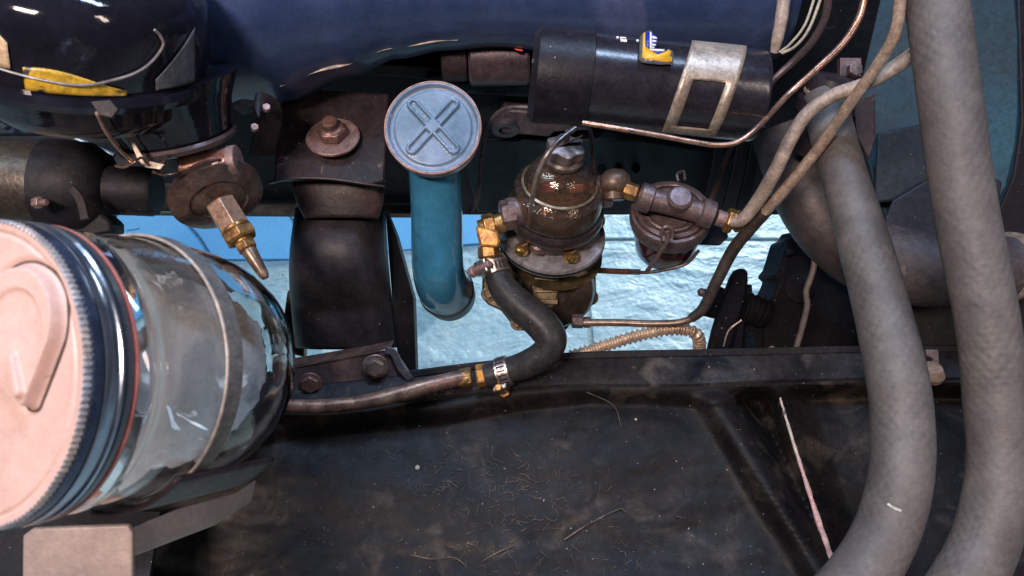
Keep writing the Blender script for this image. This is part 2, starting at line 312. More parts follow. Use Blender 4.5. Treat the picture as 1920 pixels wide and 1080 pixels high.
# ------------------------------------------------------------ ground level frame rail and tray
def rz(x, y):
    """height of the rail / tray surface for ray pixel"""
    pts = [(-60, 900), (350, 840), (560, 790), (700, 775), (830, 765), (980, 738), (1100, 728), (1300, 732), (1420, 722), (1640, 716), (2000, 716)]
    for i in range(len(pts)-1):
        if pts[i][0] <= x <= pts[i+1][0]:
            t = (x-pts[i][0])/(pts[i+1][0]-pts[i][0]); e = pts[i][1]+(pts[i+1][1]-pts[i][1])*t; break
    else: e = 716
    z = .630 - .016*sstep(e-6, e+38, y) - .020*sstep(e+20, 1080, y)
    z += .0035*noise.fractal(Vec((x/260, y/150, 1)), 1, 2, 4)*sstep(e, e+60, y)
    if y > e:                                                # pressed ridges of the right half
        q = sstep(e, e+30, y)
        r1 = 1330 + (y-735)*.62; z += .017*math.exp(-((x-r1)/34)**2)*q
        r2 = 1452 + (y-720)*.34; z += -.026*sstep(r1+25, r1+75, x)*(1-sstep(r2-42, r2, x))*q*(1-.5*sstep(850, 1050, y))
        z += .006*math.exp(-((x-r2)/14)**2)*q - .012*sstep(r2+10, r2+60, x)*q
    return z
structure('frame_tray', grid(lambda u, v: (lambda x, y: G0(x, y, rz(x, y)))(-80+2120*u, 700+440*v), 300, 110), traym, solid=.002)
def railback(x):
    pts = [(-100, 730), (500, 730), (700, 712), (860, 690), (1080, 668), (1640, 655), (1800, 655), (2100, 660)]
    for i in range(len(pts)-1):
        if pts[i][0] <= x <= pts[i+1][0]: return pts[i][1]+(pts[i+1][1]-pts[i][1])*(x-pts[i][0])/(pts[i+1][0]-pts[i][0])
def railfront(x):
    pts = [(-100, 860), (350, 800), (560, 772), (700, 762), (830, 752), (980, 732), (1100, 728), (1300, 730), (1420, 722), (1640, 716), (2100, 716)]
    for i in range(len(pts)-1):
        if pts[i][0] <= x <= pts[i+1][0]: return pts[i][1]+(pts[i+1][1]-pts[i][1])*(x-pts[i][0])/(pts[i+1][0]-pts[i][0])
fr = T('frame_rail', 'dusty black steel chassis rail running across under the hose and pump', 'frame rail', G0(1100, 690, .63))
def rl(u, v):
    x = -80+2120*u; y = railback(x)+(railfront(x)+5-railback(x))*v
    z = .6325 - .0075*sstep(.72, 1, v)**1.5 + .0006*noise.fractal(Vec((x/40, y/30, 5)), 1, 2, 3); return G0(x, y, z)
fr.p('top_flange', grid(rl, 220, 14), railm, solid=.003)
fr.p('rear_lip', strip([G0(x, railback(x)-1, .635) for x in (760, 900, 1080, 1350, 1640, 1800, 2040)], .004, .006, A), black, bevel=.0008)
fr.p('rear_web', J(*[(lambda a, b: ([a, b, b-Vec((0, -.004, .05)), a-Vec((0, -.004, .05))], [(0, 1, 2, 3)]))(G0(x, railback(x)-1, .632), G0(x2, railback(x2)-1, .632)) for x, x2 in ((-80, 500), (500, 700), (700, 860), (860, 1080), (1080, 1640), (1640, 2040))]), black, solid=.003)
0 and fr.p('seam_bead', tube([G0(x, railfront(x)-2+dy, .6345) for x, dy in ((540, 0), (700, 0), (840, 0), (990, 0))], .0022, 8), M('dusty_seam', (.10, .085, .08), (.05, .045, .045), ro=.6), None)
fr.p('bolt_head', J(hexn(G0(1188, 692, .632), Vec((0, 0, 1)), .0022, .002), hexn(G0(1220, 691, .632), Vec((0, 0, 1)), .0022, .002)), rust)
fr.p('crinkled_patch', grid(lambda u, v: (lambda x, y: G0(x, y, .6338 + .0009*noise.noise(Vec((x*.16, y*.2, 1))) - .002*(1 if u in (0, 1) or v in (0, 1) else 0)))(780+290*u+6*math.sin(9*v), railback(780+290*u)+10+(30+8*math.sin(7*u))*v), 90, 16), M('crinkled_grey_paint', (.11, .105, .105), (.045, .043, .045), sc=260, ro=.4, bump=.8, bs=420, dist=.0012))
# worn ridge edge
pts = [(1462, 745), (1480, 800), (1500, 870), (1523, 950), (1545, 1030), (1568, 1100)]
one('worn_tray_edge', tube([G0(x+1.2*noise.noise(Vec((0, y*.05, 3))), y, rz(x, y)+.0002) for x, y in [(1462+ (y_-745)*.30 + .00006*(y_-745)**2, y_) for y_ in range(745, 1110, 13)]], [.0008+.00006*k_+.0007*random.random() for k_ in range(28)], 8, 2), wornedge, 'bare pink and white worn edge of the pressed ridge left of the big hoses', 'metal edge', G0(1462, 745, .62), bevel=.0006)
# twigs and crumbs: uncountable litter
tw = []
for i in range(300):
    cxy = ((940, 930), (1010, 960), (880, 1040), (1120, 1040), (800, 900), (960, 900))[i % 6]; x = random.gauss(cxy[0], 60); y = random.gauss(cxy[1], 34)
    if not (520 < x < 1420 and 800 < y < 1075): continue
    a = random.uniform(0, 6.28); l = random.uniform(4, 24); b = random.gauss(0, 1.6)
    p = [(x, y), (x+l/2*math.cos(a)-b*math.sin(a), y+l/2*math.sin(a)+b*math.cos(a)), (x+l*math.cos(a), y+l*math.sin(a))]
    tw.append(tube([G0(q[0], q[1], rz(*q)+.0022) for q in p], random.uniform(.00008, .00022), 4, 3))
for (p, r) in ((((1058, 1012), (1100, 985), (1160, 955), (1172, 960)), .0006), (((905, 1052), (935, 1035), (965, 1022)), .0004), (((770, 1040), (810, 1048), (850, 1045), (875, 1062)), .0004), (((1100, 735), (1150, 760), (1165, 800)), .0003)):
    tw.append(tube([G0(q[0], q[1], rz(*q)+.0025) for q in p], r, 5, 5))
for i in range(70):
    x = random.uniform(560, 1400); y = random.uniform(790, 1070); tw.append(lathe([(0, 0), (.0006, .0003), (0, .0009)], G0(x, y, rz(x, y)+.0018), Vec((0, 0, 1)), 5))
lit = link('twig_litter', J(*tw), twigm, G0(940, 950, .61)); lit['kind'] = 'stuff'; lit['label'] = 'dry twigs, straw and crumbs scattered on the black tray'; lit['category'] = 'litter'
for (x, y, r, c) in ((783, 878, .0022, 'pale grey dust clump lying on the tray near the twigs'), (1192, 787, .0012, 'tiny tan pebble on the black tray, right of centre')):
    one('debris', lathe([(0, 0), (r, r*.4), (r*.8, r*.9), (0, r*1.2)], G0(x, y, rz(x, y)+.001), Vec((0, 0, 1)), 7), M('debris_dust', (.4, .36, .3), ro=.9), c, 'debris', G0(x, y, .61))
# ------------------------------------------------------------ navy cover across the top
D = .56
def covlow(x):
    pts = [(330, 182), (420, 192), (520, 184), (650, 138), (740, 104), (830, 88), (930, 82), (1020, 88), (1200, 100), (1450, 106)]
    if x < 330: return 182
    for i in range(len(pts)-1):
        if pts[i][0] <= x <= pts[i+1][0]:
            t = (x-pts[i][0])/(pts[i+1][0]-pts[i][0]); t = t*t*(3-2*t); return pts[i][1]+(pts[i+1][1]-pts[i][1])*t
    return 106
def cov(u, v):
    x = 250 + 1210*u; cy = -30; r = w2(covlow(x)-cy, D)*.93; c = P(x, cy, D); an = math.pi*(.5+1.35*(v-.5)*2*.5)
    rr = r*(1 + .012*noise.noise(Vec((x/120, v*7, 0)))); return c + U*(-math.sin(an)*rr*1.0)*1 + A*(-math.cos(an)*rr)*1
def cov(u, v):
    x = 250 + 1210*u; cy = -30; r = w2(covlow(x)-cy, D)*.985; c = P(x, cy, D)
    an = -1.0*math.pi + v*1.7*math.pi            # from pointing at the viewer downwards and to the back
    rr = r*(1 + .010*noise.noise(Vec((x/150, v*6, 0))))
    return c - U*(math.sin(an+math.pi*.5)*rr) - A*(math.cos(an+math.pi*.5)*rr)
vc = T('engine_cover', 'big rounded navy blue painted cover across the top of the picture', 'engine cover', P(900, 90, D))
vc.p('shell', grid(cov, 120, 50), navy, solid=.002)
def covpt(x, v=.368, out=1.0):
    c = P(x, -30, D); r = w2(covlow(x)+30, D)*.985*out; an = -1.0*math.pi + v*1.7*math.pi
    return c - U*(math.sin(an+math.pi*.5)*r) - A*(math.cos(an+math.pi*.5)*r)
vc.p('worn_seam', strip([covpt(x, .545, 1.004) for x in (540, 600, 660, 720, 780, 830, 860)], .0022, .0012, U), M('chipped_cream_edge', (.50, .42, .32), (.20, .18, .18), sc=90, ro=.5, bump=.4))
# ------------------------------------------------------------ glossy black air cleaner, top left
ac = T('air_cleaner', 'glossy black bowl-shaped air cleaner in the top left corner with yellow label', 'air cleaner', P(200, 230, .47))
axc = V(.22, .95, -.55).normalized(); oc = P(155, 128, .46)
ac.p('bowl', lathe([(0, -.030), (.030, -.0295), (.055, -.024), (.064, -.014), (.066, -.004), (.070, 0)], oc, axc, 64), gloss)
ac.p('rim_bead', lathe([(.071, -.003), (.075, -.002), (.0765, .002), (.075, .006), (.071, .007)], oc, axc, 72, ring=True), gloss)
ac.p('canister', lathe([(.071, .007), (.0725, .018), (.073, .038), (.0715, .048), (.066, .056), (.055, .062), (.03, .064), (0, .0645)], oc, axc, 72), gloss)
def acs(t, h, r=.0735):
    a, b = ortho(axc); rr = r
    return oc + axc*h + (a*math.cos(t)+b*math.sin(t))*rr
def front_t():
    a, b = ortho(axc); best = max(range(360), key=lambda k: -(a*math.cos(math.radians(k))+b*math.sin(math.radians(k))).dot(A)); s = math.radians(best)
    sgn = 1 if (b*math.cos(s)-a*math.sin(s)).dot(R) > 0 else -1; return s, sgn
ft, sg = front_t()
ac.p('yellow_label', grid(lambda u, v: acs(ft+sg*(.20+.66*u), .0080+.013*v*(.55+.45*math.cos(3*(u-.2))), .0735), 24, 6), dirtyyellow, solid=.0003)
ac.p('cream_highlight', grid(lambda u, v: acs(ft+sg*(-.22+.34*u), .018+.022*v*(.6+.4*math.sin(3.1*u)), .0738), 12, 6), creamp, solid=.0003)  # cream highlight of the glossy canister painted on as a patch
ac.p('grey_reflection', grid(lambda u, v: acs(ft+sg*(1.08+.42*u), .010+(.006+.026*(u))*v, .0741), 16, 10), greyreg, solid=.0003)  # grey reflection on the canister side put into the colour
ac.p('seam_line', tube([acs(ft+sg*t, h, .0748) for t, h in ((1.08, .044), (1.13, .040), (1.14, .034), (1.0, .024), (.8, .018), (.5, .014), (.0, .018), (-.4, .026))], .0008, 8), M('grey_seam', (.22, .2, .2), ro=.35))
# lower sump of the cleaner with its ring
o2 = P(335, 262, .50)
ac.p('sump', lathe([(0, -.006), (.026, -.005), (.034, 0), (.036, .008), (.042, .024), (.05, .04)], o2, V(-.12, .93, -.50), 56), gloss)
ac.p('sump_ring', lathe([(.034, -.001), (.037, -.002), (.038, .001), (.0365, .003)], o2, V(-.12, .93, -.50), 56, ring=True), darkline)
ac.p('bracket_arm', strip([P(445, 205, .52), P(480, 195, .52), P(505, 215, .53), P(490, 290, .56)], .018, .003, V(.8, .2, .5)), brownsteel, bevel=.0008)
for (x, y) in ((500, 205), (478, 242)): ac.p('bracket_bolt', hexn(P(x, y, .515), V(.3, .3, -1), .0028, .004), washer_m)
# wire clip
wc = T('wire_clip', 'thin pinkish spring wire clip hanging below the yellow label', 'wire clip', P(190, 220, .44))
wc.p('pivot', plate([(168, 190), (205, 186), (222, 205), (210, 222), (185, 216)], .384, .002), brownsteel, bevel=.0006)
wc.p('arm', tube([P(182, 212, .386), P(198, 245, .405), P(222, 278, .425), P(245, 302, .445)], .0011, 10), copper)
wc.p('hook', tube([P(216, 311, .445), P(235, 313, .444), P(254, 302, .446), P(266, 296, .45), P(280, 310, .455), P(302, 306, .46), P(312, 290, .465)], .0008, 8), copper)
wc.p('spring_blade', plate([(242, 262), (252, 268), (272, 300), (308, 308), (300, 318), (272, 314), (258, 300)], .455, .001), bandtan, bevel=.0003)
wc.p('tail', tube([P(285, 322, .47), P(310, 328, .475), P(335, 324, .48), P(350, 318, .485)], .0009, 8), copper)
# ------------------------------------------------------------ left background: grey starter barrel and black end housing
st = T('starter_motor', 'dull grey steel barrel with black end housing at the left edge above the jar', 'starter motor', P(60, 340, .52))
sx = V(1, -.04, .10).normalized()
st.p('barrel', lathe([(.030, -.16), (.033, -.155), (.033, 0), (.0315, .002)], P(92, 350, .54), sx, 56), tankm)
st.p('end_housing', lathe([(.033, 0), (.0345, .001), (.0345, .012), (.033, .030), (.026, .040), (.018, .043), (.018, .072), (.0165, .075)], P(92, 350, .54), sx, 56), black)
st.p('terminal_bolt', J(hexn(P(66, 380, .500), V(1, 0, -.4), .004, .006), cyl(P(76, 380, .498), V(1, 0, -.4), .0022, .006, 14)), washer_m)
st.p('lever', strip([P(132, 352, .497), P(150, 374, .497), P(160, 412, .497)], .006, .002, R), brownsteel, bevel=.0006)
st.p('foot', plate([(90, 392), (190, 400), (208, 416), (208, 436), (150, 446), (70, 430)], .53, .02), black, bevel=.002)
bl = T('engine_side_plate', 'dark teal plate with small bolt heads above the grey barrel', 'engine plate', P(60, 235, .60))
bl.p('plate', plate([(-120, 150), (120, 205), (330, 300), (420, 330), (420, 398), (-120, 398)], .66, .01), blockdark, bevel=.001)
bl.p('pipe', tube([P(-40, 130, .56), P(60, 205, .565), P(140, 258, .57), P(215, 292, .575)], .0022, 10), M('blue_grey_line', (.10, .15, .20), ro=.35, me=.4))
for x in (15, 50, 88): bl.p('bolt', hexn(P(x, 238, .58), V(0, .2, -1), .0035, .005), engblue)
bl.p('flange', plate([(-60, 220), (110, 226), (112, 250), (-60, 252)], .59, .01), engblue, bevel=.001)
bl.p('washer', lathe([(.011, 0), (.0115, .001), (.011, .002), (.004, .0022)], P(48, 188, .50), V(.1, .75, -.6), 28), M('pale_washer', (.5, .46, .46), ro=.35, me=.6))
bl.p('scraped_iron', plate([(285, 345), (390, 340), (390, 396), (290, 396)], .64, .01), tankm, bevel=.001)
# ------------------------------------------------------------ thermostat / valve with brass tip
vv = T('vacuum_valve', 'copper-toned diaphragm valve with wide disc and brass nozzle pointing down right', 'valve', P(400, 320, .50))
va = V(.46, -.84, -.02).normalized()
c0 = P(404, 305, .50)
vv.p('top_barrel', lathe([(.0090, -.001), (.0100, 0), (.0100, .035), (.0092, .036)], P(347, 316, .495), V(1, .14, 0), 40), M('warm_copper_paint', (.42, .21, .17), (.26, .13, .11), sc=70, ro=.3, me=.6, bump=.4))
vv.p('end_band', lathe([(.0100, 0), (.0107, .0005), (.0107, .0055), (.0100, .006)], P(431, 304, .495), V(1, .14, 0), 40), washer_m)
vv.p('rivet', lathe([(0, .003), (.0035, .0022), (.0052, 0)], P(401, 309, .4855), V(0, .1, -1), 24), M('pink_rivet', (.62, .42, .40), ro=.3, me=.5))
dsc = P(406, 366, .505)
valm = M('bronze_disc_paint', (.24, .15, .12), (.10, .08, .08), sc=50, ro=.3, me=.7, bump=.3)
dax = V(.46, -.75, -.42).normalized()
vv.p('upper_disc', lathe([(.012, -.012), (.021, -.011), (.0285, -.006), (.0310, -.0030), (.0310, -.0018), (.027, 0)], dsc, dax, 56), valm)
vv.p('lower_disc', lathe([(.027, 0), (.0305, .001), (.0306, .0026), (.025, .005), (.0195, .0065), (.018, .005), (.012, .008), (0, .008)], dsc, dax, 56), valm)
nax = V(.52, -.80, -.10).normalized(); n0 = P(412, 380, .490)
vv.p('hex_body', hexn(n0, nax, .0105, .022), M('tan_brass', (.40, .26, .18), (.28, .18, .13), sc=60, ro=.35, me=.6, bump=.3), bevel=.0004)
vv.p('large_nut', J(hexn(n0+nax*.022, nax, .0112, .008), cyl(n0+nax*.0195, nax, .0098, .003)), brass, bevel=.0004)
vv.p('small_nut', J(hexn(n0+nax*.031, nax, .0068, .0065), cyl(n0+nax*.029, nax, .006, .003)), brass, bevel=.0003)
vv.p('nozzle', lathe([(.0048, 0), (.0050, .002), (.0034, .020), (.0022, .0225), (.0012, .0205)], n0+nax*.037, nax, 20), M('dull_tan_nozzle', (.26, .18, .13), (.10, .07, .055), sc=90, ro=.35, me=.6))
# ------------------------------------------------------------ engine mount
em = T('engine_mount', 'black curved engine mount with bolt and round washer, left of the blue tube', 'engine mount', P(640, 640, .66))
em.p('upper_bracket', J(plate([(520, 205, .60), (545, 165, .60), (730, 175, .60), (722, 340, .575), (690, 348, .572), (605, 336, .572), (512, 340, .575)], .59, .006)), brownsteel, bevel=.002)
em.p('bracket_lip', strip([P(505, 343, .573), P(545, 335, .571), P(620, 336, .570), (P(690, 346, .571)), P(722, 350, .573)], .006, .0018, A), brownsteel, bevel=.0005)
em.p('cushion', grid(lambda u, v: (lambda a, x, y, w: P(x, y, .60) + V(math.sin(a)*w, 0, -math.cos(a)*w*.35))(math.pi*(u-.5), 634+6*v, 342+68*v, w2(84-18*v*v, .6)), 40, 10), M('brown_rubber_cushion', (.045, .030, .031), (.020, .015, .017), sc=40, ro=.5, bump=.5, spots=[((.11, .06, .05), .68, 60)]), solid=.002)
def mt(u, v):
    y = 392 + 258*v; lx = 560 - 6*math.sin(v*3.1) + 0*v; rx = 722 + 22*v; bulge = .024 + .018*math.sin(min(1, v*1.4)*math.pi)
    t = u*2-1; x = (lx+rx)/2 + (rx-lx)/2*t
    return P(x, y, .635+.02*v) + V(0, 0, -bulge*(1-abs(t)**4*.8) - .006*math.sin(v*math.pi))
em.p('curved_pad', grid(mt, 40, 40), moutblack, solid=.003)
em.p('side_cheek', J(plate([(722, 392, .640), (742, 440, .645), (775, 560, .655), (780, 700, .665), (748, 700, .660), (735, 560, .635)], .65, .02)), black, bevel=.0015)
em.p('left_ear', plate([(552, 530), (538, 548), (532, 590), (532, 660), (570, 670), (566, 530)], .665, .012), bronze, bevel=.0015)
em.p('foot_plate', J(plate([(550, 672, .625), (690, 648, .625), (738, 638, .625), (732, 652, .612), (700, 662, .610), (550, 690, .610)], .64, .004)), rust, bevel=.0008)
em.p('front_face', plate([(545, 686, .612), (700, 662, .612), (735, 655, .614), (766, 700, .614), (764, 722, .612), (545, 748, .606)], .61, .012), M('dark_rusty_face', (.026, .018, .02), (.07, .035, .03), sc=40, ro=.5, bump=.4), bevel=.0012)
em.p('corner_strip', strip([P(722, 656, .611), P(738, 662, .611), P(752, 690, .610), P(770, 712, .610)], .006, .002, V(.7, .7, 0)), M('grey_edge', (.13, .11, .12), ro=.4, me=.4), bevel=.0005)
wax = V(.02, .58, -.80).normalized(); wc0 = P(625, 260, .582)
em.p('washer', lathe([(.006, 0), (.0203, 0), (.0208, .0006), (.0208, .0022), (.0200, .003), (.006, .003)], wc0, wax, 48), washer_m)
nm = M('rusty_nut', (.22, .12, .10), (.14, .085, .08), sc=80, ro=.42, me=.5, bump=.4)
em.p('nut', J(hexn(wc0+wax*.003, wax, .0118, .0085, R), lathe([(.0100, .0112), (.0085, .0125), (.0065, .013)], wc0, wax, 24)), nm, bevel=.0008)
em.p('stud_end', lathe([(.0062, .010), (.0062, .0175), (.0050, .019), (0, .0192)], wc0, wax, 24), rust)
fx = V(.1, -.35, -.93)
em.p('foot_bolt', J(lathe([(.0105, 0), (.0105, .0012), (.004, .0014)], P(704, 686, .607), fx, 28), hexn(P(704, 686, .6058), fx, .0080, .006)), M('tan_bolt', (.36, .27, .22), ro=.4, me=.5), bevel=.0005, label='tan hex bolt with copper washer at the right of the mount foot')
em.p('foot_bolt', J(lathe([(.0095, 0), (.0095, .0012), (.004, .0014)], P(582, 718, .604), fx, 28), hexn(P(582, 718, .603), fx, .0078, .005)), nm, bevel=.0005, label='dull brown hex bolt at the left of the mount foot')
# ------------------------------------------------------------ blue oil filler
of = T('oil_filler', 'blue oil filler tube with round pressed cap marked by a raised cross', 'oil filler', P(850, 590, .64))
tp = [P(812, 255, .575), P(815, 320, .580), P(819, 400, .592), P(820, 470, .603), P(822, 505, .612), P(828, 530, .628), P(838, 546, .650)]
of.p('tube', tube(tp, [w2(48, .575), w2(48.5, .58), w2(48.5, .592), w2(48, .605), w2(48, .612), w2(49.5, .628), w2(51, .650)], 40, 10), bluep)
nd = (tp[-1]-tp[-2]).normalized()
of.p('collar', lathe([(.0225, -.002), (.0244, -.0012), (.0244, .0006), (.0225, .0014)], P(837, 545, .6485), nd, 40), black)
of.p('boot', lathe([(.0228, 0), (.0226, .016), (.0215, .018)], P(838, 546, .650), nd, 36), M('pale_teal_boot', (.16, .28, .29), (.12, .22, .24), ro=.45))
cn = V(.0, .14, -.98).normalized(); e1 = V(1, 0, 0); e2 = cn.cross(e1).normalized(); e2 = e2 if e2.dot(U) > 0 else -e2
cc = P(812, 240, .545); CR = w2(90, .545)
def seg(x, y, ax, ay, bx, by):
    t = max(0, min(1, ((x-ax)*(bx-ax)+(y-ay)*(by-ay))/((bx-ax)**2+(by-ay)**2))); return math.hypot(x-ax-t*(bx-ax), y-ay-t*(by-ay))
def caph(x, y):
    r = math.hypot(x, y)/CR; X, Y = x/CR, y/CR
    d = min(seg(X, Y, -.42, .50, .44, -.46), seg(X, Y, .42, .50, -.42, -.46))
    h = .0005 - .0016*sstep(.78, .84, r)*(1-sstep(.88, .93, r)) + .0018*sstep(.90, .955, r)*(1-.7*sstep(.97, 1, r))
    h += .0026*(1-sstep(.10, .145, d)) - .0024*(1-sstep(.040, .080, d))*sstep(.12, .18, math.hypot(X, Y-.02)) + .0010*(.5-r*r)*.8
    return h
capo = of.p('cap', disc(cc, e1, e2, cn, CR, caph, 100, 200), capblue)
of.p('cap_rim', lathe([(CR*.965, .0014), (CR*.985, .0022), (CR*1.01, .0018), (CR*1.02, .0002), (CR*1.01, -.002), (CR*.99, -.010), (CR*.97, -.011), (CR*.6, -.011)], cc, cn, 90, ring=True), caprim, capo)
# ------------------------------------------------------------ fuel pump
ZU = Vec((0, 0, 1)); pa = (ZU + R*.08).normalized()
fp = T('fuel_pump', 'mechanical fuel pump with smoky glass bowl, brass screws and bronze lower body', 'fuel pump', P(1030, 560, .66))
fo = P(1034, 432, .635)                                     # centre of the screw flange
r1 = w2(103, .63)
fp.p('flange', lathe([(r1*.9, -.010), (r1*.97, -.0095), (r1*.985, -.006), (r1, -.0055), (r1, -.001), (r1*.985, 0), (r1*.6, .0005)], fo, pa, 72), castlight)
fp.p('flange_seam', lathe([(r1*.985, -.0068), (r1*1.012, -.0062), (r1*1.012, -.0042), (r1*.985, -.0038)], fo, pa, 72, ring=True), black)
fp.p('upper_body', lathe([(.031, 0), (.0315, .003), (.0335, .010), (.0365, .015), (.0395, .018), (.0405, .021), (.0405, .026), (.0392, .0285), (.037, .0285), (.0365, .026), (0, .026)], fo, pa, 64, rad=lambda t, h: 1+.04*math.cos(3*t)*(1 if h < .012 else 0)), M('dark_pump_casting', (.085, .062, .062), (.05, .038, .040), sc=70, ro=.34, me=.55, bump=.45, bs=600))
fp.p('bowl_gasket', lathe([(.0362, .0262), (.0380, .0275), (.0378, .0305), (.0362, .0312)], fo, pa, 64, ring=True), black)
g = .0012
outer = [(.0368, .028), (.0372, .030), (.0370, .043), (.0355, .0485), (.0305, .0515), (.0282, .0535), (.0275, .0575), (.0255, .0640), (.0205, .0705), (.0130, .0748), (0, .0760)]
inner = [(0, .0740), (.0095, .0732), (.0150, .0710), (.0205, .0680), (.0243, .0625), (.0260, .0570), (.0268, .0530), (.0300, .0500), (.0345, .0470), (.0356, .042), (.0355, .030), (.0352, .028)]
bowl = fp.p('glass_bowl', lathe(outer+inner, fo, pa, 64, ring=True), smoke)
cup = fp.p('inner_cup', lathe([(.0250, .027), (.0255, .046), (.0250, .050), (.0235, .0505), (.0225, .048), (0, .047)], fo, pa, 56), ambercup)
fp.p('strainer_ring', lathe([(.0282, .0532), (.0302, .0528), (.0306, .0545), (.0288, .0552)], fo, pa, 56, ring=True), M('pale_tin_ring', (.42, .34, .22), ro=.3, me=.8), cup)
fp.p('sediment_post', lathe([(.004, .050), (.0035, .060), (.0052, .064), (.003, .068), (.003, .0735)], fo, pa, 20), gold, cup)
for sgx, mt_ in ((-.010, redpaper_and_glint), (.012, M('pink_glint', (.75, .42, .38), ro=.4))):
    fp.p('bowl_glint', box(fo+pa*.0605+R*sgx-Vec((0, .0135, 0)), R*.0052, pa*.0042, Vec((0, .0006, 0))), mt_, cup, bevel=.0004)  # pink and red reflections of the bowl, put in as coloured plates
kn = fo + pa*.076
fp.p('knob_collar', lathe([(.0120, 0), (.0150, .001), (.0155, .0045), (.0140, .0065), (.009, .007)], kn, pa, 36), M('grey_knob_metal', (.20, .165, .15), (.13, .105, .10), ro=.4, me=.6, bump=.3))
fp.p('thumb_nut', lathe([(.009, .006), (.0135, .0075), (.0142, .011), (.0138, .0155), (.0120, .0165), (0, .0168)], kn, pa, 72, rad=lambda t, h: 1+.10*math.cos(6*t)), M('knurled_grey_nut', (.24, .195, .175), (.16, .125, .12), ro=.42, me=.6, bump=.3), label='grey lobed thumb nut on top of the glass bowl')
fp.p('thumb_slot', strip([kn+pa*.0175+V(-.012, -.004, 0), kn+pa*.0177, kn+pa*.0175+V(.012, .006, 0)], .004, .0008, A), rust)
fp.p('clamp_screw', J(cyl(kn+pa*.016+V(.000, .0025, 0), pa, .0022, .011, 16)), copper)
# bail wire over the bowl
fp.p('bail_wire', tube([P(988, 446, .600), P(992, 415, .590), P(1003, 345, .560), P(1020, 300, .545), P(1045, 268, .545), P(1075, 243, .55), P(1096, 229, .553)], .0019, 12), M('grey_bail_wire', (.30, .25, .23), (.18, .15, .15), ro=.35, me=.6, bump=.3))
fp.p('bail_wire', tube([P(1096, 229, .549), P(1108, 250, .565), P(1112, 300, .59), P(1116, 340, .61)], .0015, 10), darkline)
# ports
pax = V(-1, -.18, -.10).normalized()
fp.p('inlet_boss', J(lathe([(.0125, 0), (.0125, .014), (.0115, .015), (0, .015)], P(985, 395, .600), pax, 28), hexn(P(968, 400, .598), pax, .0125, .013)), casting, bevel=.0005)
fp.p('outlet_boss', J(lathe([(.0135, 0), (.0135, .020), (.0120, .021), (0, .021)], P(1098, 362, .615), V(1, .10, 0), 28)), casting)
fp.p('outlet_collar', lathe([(.0118, 0), (.0125, .001), (.0125, .0035), (.0118, .004)], P(1133, 352, .612), V(1, .10, 0), 28), washer_m)
for (x, y, dd) in ((978, 470, .612), (1070, 483, .610), (1121, 416, .630), (956, 424, .640)):
    s = P(x, y, dd); b = fp.p('screw', lathe([(.0062, 0), (.0062, .002), (.0052, .0045), (.003, .0055), (0, .0056)], s, pa, 22), gold)
    fp.p('screw_slot', box(s+pa*.0056, V(.0042, .002, 0), V(-.0003, .0006, 0), pa*.0002), rust, b)
for x, y, d in ((1010, 458, .612), (1094, 446, .618)): fp.p('casting_bump', lathe([(.0085, 0), (.0078, .005), (.004, .009), (0, .010)], P(x, y, d)-pa*.004, pa, 20), casting)
# lower bronze body
lb = fp.p('lower_body', J(lathe([(.030, 0), (.034, .004), (.036, .016), (.043, .024)], P(1034, 500, .672)-pa*.006, pa, 48)), bronze)
fp.p('mount_flange', plate([(905, 505), (930, 470), (1100, 470), (1116, 482), (1119, 560), (1110, 576), (1088, 582), (1072, 602), (1056, 618), (1010, 612), (990, 622), (968, 620), (957, 606), (940, 584), (915, 572), (903, 560)], .672, .008, V(0, .2, 1)), bronze, bevel=.002)
fp.p('rocker_housing', lathe([(.034, 0), (.034, .012), (.031, .020), (.022, .024), (0, .025)], P(1042, 540, .668), V(0, -.12, -1), 48), M('brown_black_bronze', (.055, .038, .026), (.03, .022, .018), ro=.35, me=.5, bump=.3))
fp.p('priming_lug', J(plate([(992, 512), (1052, 512), (1046, 572), (1030, 586), (1006, 584), (996, 568)], .640, .014)), bronze, bevel=.0025)
for (y, h) in ((524, 8), (546, 5), (566, 10)):
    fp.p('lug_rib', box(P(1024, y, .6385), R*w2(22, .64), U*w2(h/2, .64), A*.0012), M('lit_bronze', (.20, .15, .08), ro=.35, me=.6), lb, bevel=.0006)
for (x, y) in ((916, 551), (971, 606), (1108, 558), (1053, 606)):
    fp.p('flange_bolt', J(lathe([(.0068, 0), (.0068, .001), (.003, .0012)], P(x, y, .671), V(0, 0, -1), 20), hexn(P(x, y, .670), V(0, 0, -1), .0045, .004)), bronze, bevel=.0003)
# ------------------------------------------------------------ brass elbow and S hose
be = T('brass_elbow', 'square brass elbow fitting screwed into the left side of the fuel pump', 'fitting', P(915, 470, .60))
be.p('arm', J(tube([P(945, 416, .598), P(922, 424, .597), P(900, 432, .596)], w2(19, .6), 24, 4), hexn(P(928, 421, .597), pax, w2(23, .6), .010)), brass, bevel=.0005)
be.p('body', J(plate([(892, 422), (934, 432), (938, 452), (934, 464), (900, 462), (894, 440)], .585, .018)), orange, bevel=.002)
be.p('lower_nut', hexn(P(916, 462, .597), V(.05, -1, -.1), w2(21, .6), .010), brass, bevel=.0006)
be.p('barb', cyl(P(918, 480, .598), V(.05, -1, -.1), .0072, .012), brass)
fh = T('fuel_hose', 'short black rubber hose bent in an S below the brass elbow', 'hose', P(1040, 640, .60))
hp = [P(922, 484, .600), P(930, 512, .598), P(948, 546, .594), P(978, 576, .590), P(1012, 604, .586), P(1032, 634, .584), P(1022, 662, .586), P(985, 684, .592), P(940, 698, .598), P(912, 706, .600)]
fh.p('rubber', tube(hp, [w2(21, .6), w2(23, .6), w2(28, .595), w2(31, .59), w2(32, .587), w2(31, .585), w2(28, .586), w2(26, .592), w2(24, .598), w2(24, .6)], 28, 10), rubber)
